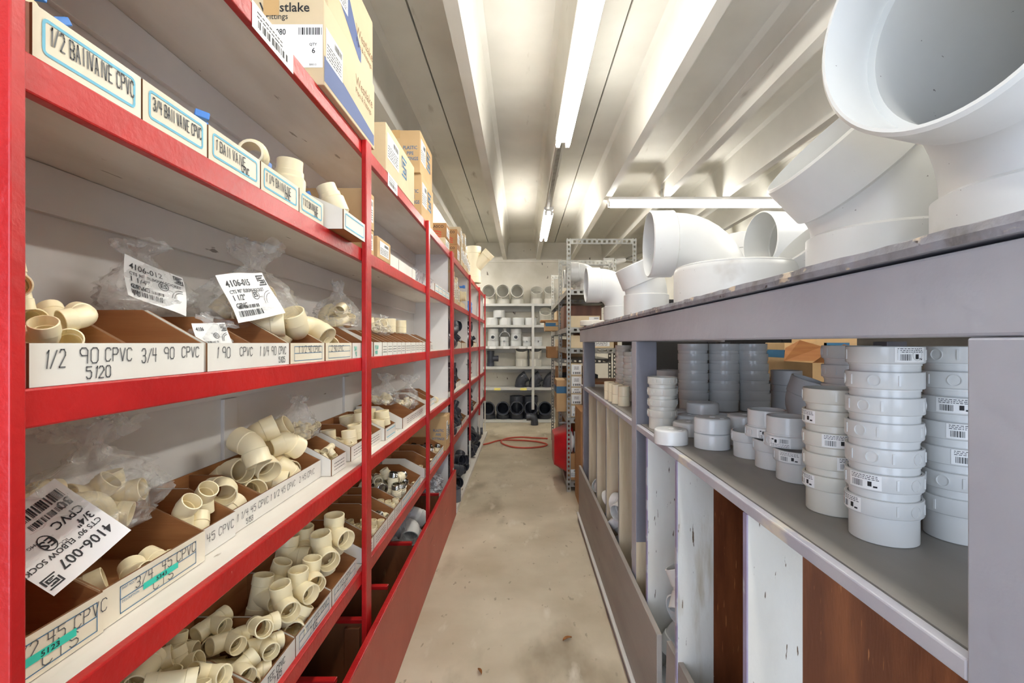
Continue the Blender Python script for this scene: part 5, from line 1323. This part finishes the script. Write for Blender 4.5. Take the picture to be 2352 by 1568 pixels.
put('coupling|fc', 'end_cap', 'white cap stacked on two others on the far shelf', 'cap', (fx(1146), 9.25, FS[1] + .142))
put('elbow_fitting|f45', 'elbow_fitting', 'white fitting at the right end of the second tier of the far shelf', 'fitting', (fx(1253), 9.27, FS[1] + .001), (0, 0, R(90)))
for i, (px, k, hh) in enumerate(((1132, 'ft', .165), (1158, 'ft2', .088), (1185, 'ft', .165), (1210, 'ft2', .088), (1236, 'ft2', .088))):
    put('tee_fitting|' + k, 'tee_fitting', '%s white tee with a dark round hole on the far shelf, %s from left' % ('tall' if k == 'ft' else 'short', ORD[i + 1]), 'fitting', (fx(px), 9.27, FS[2] + .001 + hh), (0, 0, R(-90)))
def saddle():
    b = MB(); n = 14
    o = [[(.10 * math.cos(R(180 * i / n)), y, .10 * math.sin(R(180 * i / n))) for i in range(n + 1)] + [(.09 * math.cos(R(180 * (n - i) / n)), y, .09 * math.sin(R(180 * (n - i) / n))) for i in range(n + 1)] for y in (-.06, .06)]
    b.rings(o, True, False, True, True); b.lathe([(.036, .085), (.036, .16), (.026, .16), (.026, .085)], 18)
    tag(b.build('pipe_saddle', 'pvc2', None, loc=(fx(1159), 9.27, FS[2] + .178)), 'white saddle clamp perched on a short tee on the far shelf', 'fitting')
saddle()
put('tee_fitting|ftd2', 'tee_fitting', 'dark blue-grey tee at the left of the far shelf', 'fitting', (fx(1126), 9.25, FS[3] + .149), (0, 0, 0))
for i, px in enumerate((1198, 1230)): put('elbow_fitting|f22', 'elbow_fitting', 'big white fitting with open top on the fourth tier of the far shelf, %s' % ('left one', 'right one')[i], 'fitting', (fx(px), 9.29, FS[3] + .001), (0, 0, R(90)))
for i, px in enumerate((1195, 1227, 1259)): put('elbow_fitting|fd60', 'elbow_fitting', 'dark grey bent fitting on the fifth tier of the far shelf, %s from left' % ORD[i + 1], 'fitting', (fx(px), 9.25, FS[4] + .001), (0, 0, R(180)))
for i, px in enumerate((1121, 1155, 1252)): put('elbow_fitting|fd90', 'elbow_fitting', 'dark grey elbow with round mouth at the far shelf foot, %s' % ('left end', 'second from left', 'right end')[i], 'fitting', (fx(px), 9.31, FS[5] + .001), (0, 0, R(90)))
for i, px in enumerate((1187, 1219.5)): put('tee_fitting|ftd', 'tee_fitting', 'dark grey tee with round mouth at the far shelf foot, %s' % ('left one', 'right one')[i], 'fitting', (fx(px), 9.28, FS[5] + .217), (0, 0, R(-90)))
put('elbow_fitting|fd90s', 'elbow_fitting', 'small shiny dark elbow on the floor before the far shelf', 'fitting', (.22, 8.86, .001), (0, 0, 0))

# ------------------------------------------------------------------ on the steel racks
def d_stock(root, T, Tn, X, Y, Z):
    b = MB(); quad(b, X * .06, X * .94, Z * .08, Z * .92, Tn, 0, .0004); decal(b, 'paper_label', 'paper', root, 'white stock label')
    b = MB(); T2 = Tn @ Matrix.Translation((0, 0, .0008)); bars(b, X * .18, X * .86, Z * .12, Z * .3, T2, 0, 7, 3); lines(b, X * .28, X * .72, Z * .5, Z * .8, 3, T2, 0, 5, .2); decal(b, 'label_print', 'ink', root)
zz = .7455
for i, h in enumerate((.125, .112, .062, .118, .120)):
    carton('white-labelled stock box at the rack end, %s from the bottom' % ('lowest' if i == 0 else ORD[i + 1]), .492, .605, 4.93, 5.30, zz, zz + h, 'cardlt', d_stock, tape=False); zz += h + .0015
carton('pale box on the rack end level with the counter top', .492, .93, 4.94, 5.30, 1.4455, 1.575, 'cardlt', lambda r, T, Tn, X, Y, Z: ship_label(r, Tn, X * .42, X * .9, Z * .15, Z * .85, 2), tape=False)
carton('pale box on the rack end just above the counter top', .492, .79, 4.94, 5.22, 1.6555, 1.775, 'cardlt', lambda r, T, Tn, X, Y, Z: ship_label(r, Tn, X * .62, X * .97, Z * .3, Z * .9, 2), tape=False)
carton('dark brown carton behind the pale box on the rack', .45, .86, 5.28, 5.70, 1.6555, 1.905, 'board', None, tape=False)
kit('elbow_fitting|rk', lambda: elbow_mb(.105, 90, hub=.09, wall=.008, bend=.125, n=36), 'pvc')
for i, (x, y) in enumerate(((.72, 5.15), (.70, 5.42), (.70, 5.72))): put('elbow_fitting|rk', 'elbow_fitting', 'white elbow on the upper rack shelf, mouth to the aisle, %s from the viewer' % ORD[i + 1], 'fitting', (x, y, 2.0362), (0, 0, 0))
def d_globe(root, T, Tn, X, Y, Z):
    TL = frame((-.0006, Y, 0), (0, -1, 0), (0, 0, 1))
    b = MB(); quad(b, 0, X, Z * .58, Z * .80, Tn); quad(b, 0, Y, Z * .58, Z * .80, TL); decal(b, 'printed_band', 'inkblue', root)
    b = MB()
    for rr in (.030, .018): 
        for a in range(0, 360, 20): quad_seg_T(b, Tn @ Matrix.Translation((X * .72, Z * .69, .001)), (rr * math.cos(R(a)) * (1 if rr > .02 else .45), .030 * math.sin(R(a)), 0), (rr * math.cos(R(a + 20)) * (1 if rr > .02 else .45), .030 * math.sin(R(a + 20)), 0), .0012)
    decal(b, 'printed_globe', 'paper', root)
def quad_seg_T(b, T, p, q, th):
    p = Vector(p); q = Vector(q); d = (q - p).normalized(); n = Vector((-d.y, d.x, 0)) * th
    b.add([p - n, q - n, q + n, p + n], [(0, 1, 2, 3)], 0, T)
carton('tan carton with a blue band and globe jutting from the rack', .375, .62, 5.33, 5.72, .7455, 1.09, 'card', d_globe)
carton('tan carton with a blue band jutting from the farther rack, upper', .30, .62, 6.35, 6.75, 1.6555, 1.775, 'card', lambda r, T, Tn, X, Y, Z: (lambda b: (quad(b, 0, X, Z * .5, Z * .88, Tn), decal(b, 'printed_band', 'inkblue', r)))(MB()))
carton('flattened carton on the blue banded carton of the farther rack', .24, .66, 6.36, 6.74, 1.777, 1.80, 'cardbr', None, tape=False)
carton('brown carton jutting from the farther rack, lower', .325, .60, 6.35, 6.70, 1.3005, 1.45, 'cardbr', None)
for i, (x0, x1, y0, y1, z0, z1_, m) in enumerate(((.50, .80, 5.36, 5.85, .1055, .40, 'board'), (.66, 1.08, 4.95, 5.5, .7455, 1.10, 'board'), (.62, 1.05, 5.36, 5.9, 1.4455, 1.60, 'cardbr'), (.50, .95, 6.1, 6.6, .7455, 1.1, 'black'), (.50, .95, 6.7, 7.4, .7455, 1.15, 'cardbr'),
        (.50, .95, 6.1, 6.6, .1055, .6, 'cardbr'), (.5, .9, 6.8, 7.4, .1055, .5, 'cardlt'), (.5, .9, 6.82, 7.4, 1.3005, 1.55, 'cardlt'), (.48, .9, 6.8, 7.4, 1.6555, 1.95, 'cardlt'), (.5, .9, 6.1, 6.7, 2.0355, 2.15, 'cardlt'))):
    carton(('dark carton on the bottom shelf of the nearer rack', 'dark carton behind the white-labelled stock boxes', 'brown carton behind the pale box level with the counter', 'black carton on the farther rack below the jutting brown one', 'brown carton at the far end of the farther rack, knee height',
            'brown carton on the bottom shelf of the farther rack, near end', 'pale carton on the bottom shelf of the farther rack, far end', 'pale carton on the farther rack beyond the jutting brown carton', 'pale carton on the farther rack beyond the blue banded carton', 'low pale carton on top of the farther rack')[i], x0, x1, y0, y1, z0, z1_, m, None, tape=False)
# box under the rack, white plates, red tub
carton('tan carton with a printed label at the foot of the rack end', .478, .56, 4.93, 5.12, .1055, .375, 'cardbr', lambda r, T, Tn, X, Y, Z: ship_label(r, Tn, .01, X - .008, .03, .11, 3), tape=False)
def plates():
    kit('pipe_flange|p', lambda: (MB().lathe([(.04, 0), (.105, 0), (.108, .006), (.105, .016), (.07, .018), (.062, .034), (.04, .034)], 40), []), 'pvc2')
    for i in range(3): put('pipe_flange|p', 'pipe_flange', 'white round plate standing on edge at the rack end, %s from the aisle' % ORD[i + 1], 'flange', (.492 + .036 * i, 4.99, .375 + .1095), (0, R(90), 0))
plates()
def tub():
    t = thing('wheelbarrow_tray', 'red plastic tray standing on its side at the foot of the rack', 'tray', (.50, 5.0, .106))
    def rr(y0, y1, z0, z1, x, r): 
        o = []
        for cy, cz, a in ((y1 - r, z1 - r, 0), (y0 + r, z1 - r, 90), (y0 + r, z0 + r, 180), (y1 - r, z0 + r, 270)):
            for k in range(5): an = R(a + k * 22.5); o.append((x, cy + r * math.cos(an), cz + r * math.sin(an)))
        return o
    b = MB(); S_ = [rr(.0, .62, .0, .50, .02, .08), rr(-.012, .632, -.0, .512, .02, .08), rr(-.012, .632, -.0, .512, .0, .08), rr(.02, .60, .02, .48, -.005, .08), rr(.10, .52, .10, .42, -.165, .07)]
    I_ = [rr(.11, .51, .11, .41, -.155, .07), rr(.03, .59, .03, .47, .0, .08)]
    b.rings([S_[0], S_[1], S_[2], S_[3], S_[4]], True, False, cap1=True); b.rings([I_[0], I_[1], S_[0]], True, False, cap0=True)
    b.build('tray_shell', 'redtub', t)
    MB().box(-.1, .04, .30, .34, .513, .53).build('brace', 'steel', t, smooth=False)
tub()
carton('flattened brown carton leaning past the end of the counter', .52, .60, 4.33, 4.80, 0, .885, 'cardbr', None, tape=False)

# ------------------------------------------------------------------ beyond the counter
rack('grey slotted steel rack in the dim space beyond the counter', 3.4, 4.8, 2.0, 2.0, [.3, 1.25], 1.2) if False else None
def back_table():
    t = thing('work_table', 'dark wooden table in the dim space beyond the counter', 'table', (2.0, 3.3, 0))
    MB().box(0, .9, 0, 1.5, 1.19, 1.22).build('tabletop', 'board', t, smooth=False)
    for x in (.03, .81):
        for y in (.03, 1.41): MB().box(x, x + .06, y, y + .06, 0, 1.189).build('leg', 'board', t, smooth=False)
back_table()
def flap_box():
    o = carton('open cardboard carton with raised flaps seen beyond the counter shelf', 2.02, 2.42, 3.38, 3.75, 1.2205, 1.36, 'card', None, tape=False, open_top=True)
    for pts in (((0, 0, .14), (.4, 0, .14), (.36, -.05, .22), (.2, -.03, .27), (.05, -.05, .20)), ((0, .37, .14), (.4, .37, .14), (.33, .42, .25), (.14, .40, .30), (.04, .42, .24))):
        b = MB(); p2 = [(x, y + .004, z) for x, y, z in pts]; b.rings([list(pts), p2], True, False, True, True); b.build('flap', 'inner', o, smooth=False)
flap_box()
carton('tan carton with a blue square emblem beyond the counter shelf', 2.30, 2.62, 3.80, 4.15, 1.2205, 1.56, 'card', lambda r, T, Tn, X, Y, Z: (lambda b: (logo_s(b, Tn, .06, .08, .2), decal(b, 'printed_emblem', 'inkblue', r)))(MB()), tape=False)
carton('blue and tan carton behind the open carton beyond the counter', 2.05, 2.28, 3.80, 4.10, 1.2205, 1.50, 'card', d_globe, tape=False)
def added_dark_cab():  # added black block shaped as a cabinet, darkens the view past the counter
    t = thing('added_dark_cabinet', 'black cabinet added to keep the space past the counter end dark', 'cabinet', (1.25, 5.6, 0))
    b = MB().box(0, 2.6, 0, .5, 0, 2.0); b.build('cabinet_body', 'black', t, smooth=False)
    for i in range(3): 
        d = MB().box(.02 + i * .86, .86 + i * .86, -.02, -.001, .05, 1.95).build('door', 'black', t, smooth=False)
        MB().box(.80 + i * .86, .82 + i * .86, -.045, -.021, .95, 1.1).build('handle', 'steel', d, smooth=False)
added_dark_cab()

# ------------------------------------------------------------------ on the floor and the far wall
def hose():
    px = [(1098, 1022), (1110, 1020.5), (1125, 1017), (1142, 1012), (1160, 1010), (1185, 1010.5), (1215, 1012), (1240, 1015), (1256, 1019.5), (1252, 1023.5), (1235, 1026.5), (1210, 1028), (1180, 1026.5), (1160, 1021), (1151, 1015), (1156, 1009), (1170, 1005.5), (1195, 1003.5), (1225, 1005), (1262, 1007)]
    P = [Vector((*on_z(a, b, .012), .012)) for a, b in px]; pts = []
    for i in range(len(P) - 1):
        p0 = P[max(i - 1, 0)]; p1 = P[i]; p2 = P[i + 1]; p3 = P[min(i + 2, len(P) - 1)]
        for k in range(6):
            t = k / 6; q = .5 * ((2 * p1) + (-p0 + p2) * t + (2 * p0 - 5 * p1 + 4 * p2 - p3) * t * t + (-p0 + 3 * p1 - 3 * p2 + p3) * t ** 3); pts.append(q)
    b = MB(); pipe_path(b, pts, .0115, 10); tag(b.build('air_hose', 'hose'), 'thin red hose looped across the concrete floor', 'hose')
hose()
def leaf(label, px, py, a, s):
    x, y = on_z(px, py, 0); b = MB(); n = 10; top = []; 
    for i in range(n + 1):
        t = i / n; w = .5 * s * .32 * math.sin(PI * t ** .8) + .0006; z = .004 + .010 * math.sin(PI * t) * .6
        top.append([(s * (t - .5), -w, z + .006), (s * (t - .5), 0, z), (s * (t - .5), w, z + .007)])
    b.rings(top, False, False); k = len(b.v); b.add([(p[0], p[1], p[2] + .0008) for p in b.v[:k]], [tuple(f[::-1]) for f in b.f[:]])
    tag(b.build('dry_leaf', 'leaf', None, loc=(x, y, 0), rot=(0, 0, a), fix=False), label, 'leaf')
leaf('dry brown leaf on the floor nearer the counter', 1303, 1470, .5, .055); leaf('dry brown leaf on the floor at the bottom edge, middle of the aisle', 1102, 1545, 2.1, .042)
def flood():
    t = thing('flood_lamp', 'small unlit lamp head on a bracket high on the far wall', 'lamp', (1.72, 9.35, 2.97))
    MB().box(-.2, .0, -.25, .12, -.06, .12).build('bracket', 'fix', t, smooth=False)
    b = MB().lathe([(.0005, 0), (.05, 0), (.062, .04), (.05, .17), (.035, .2), (.0005, .2)], 20, loop=False, T=Matrix.Translation((.03, -.2, .05)) @ Matrix.Rotation(R(75), 4, 'Y')); b.build('lamp_head', 'fix', t)
flood()
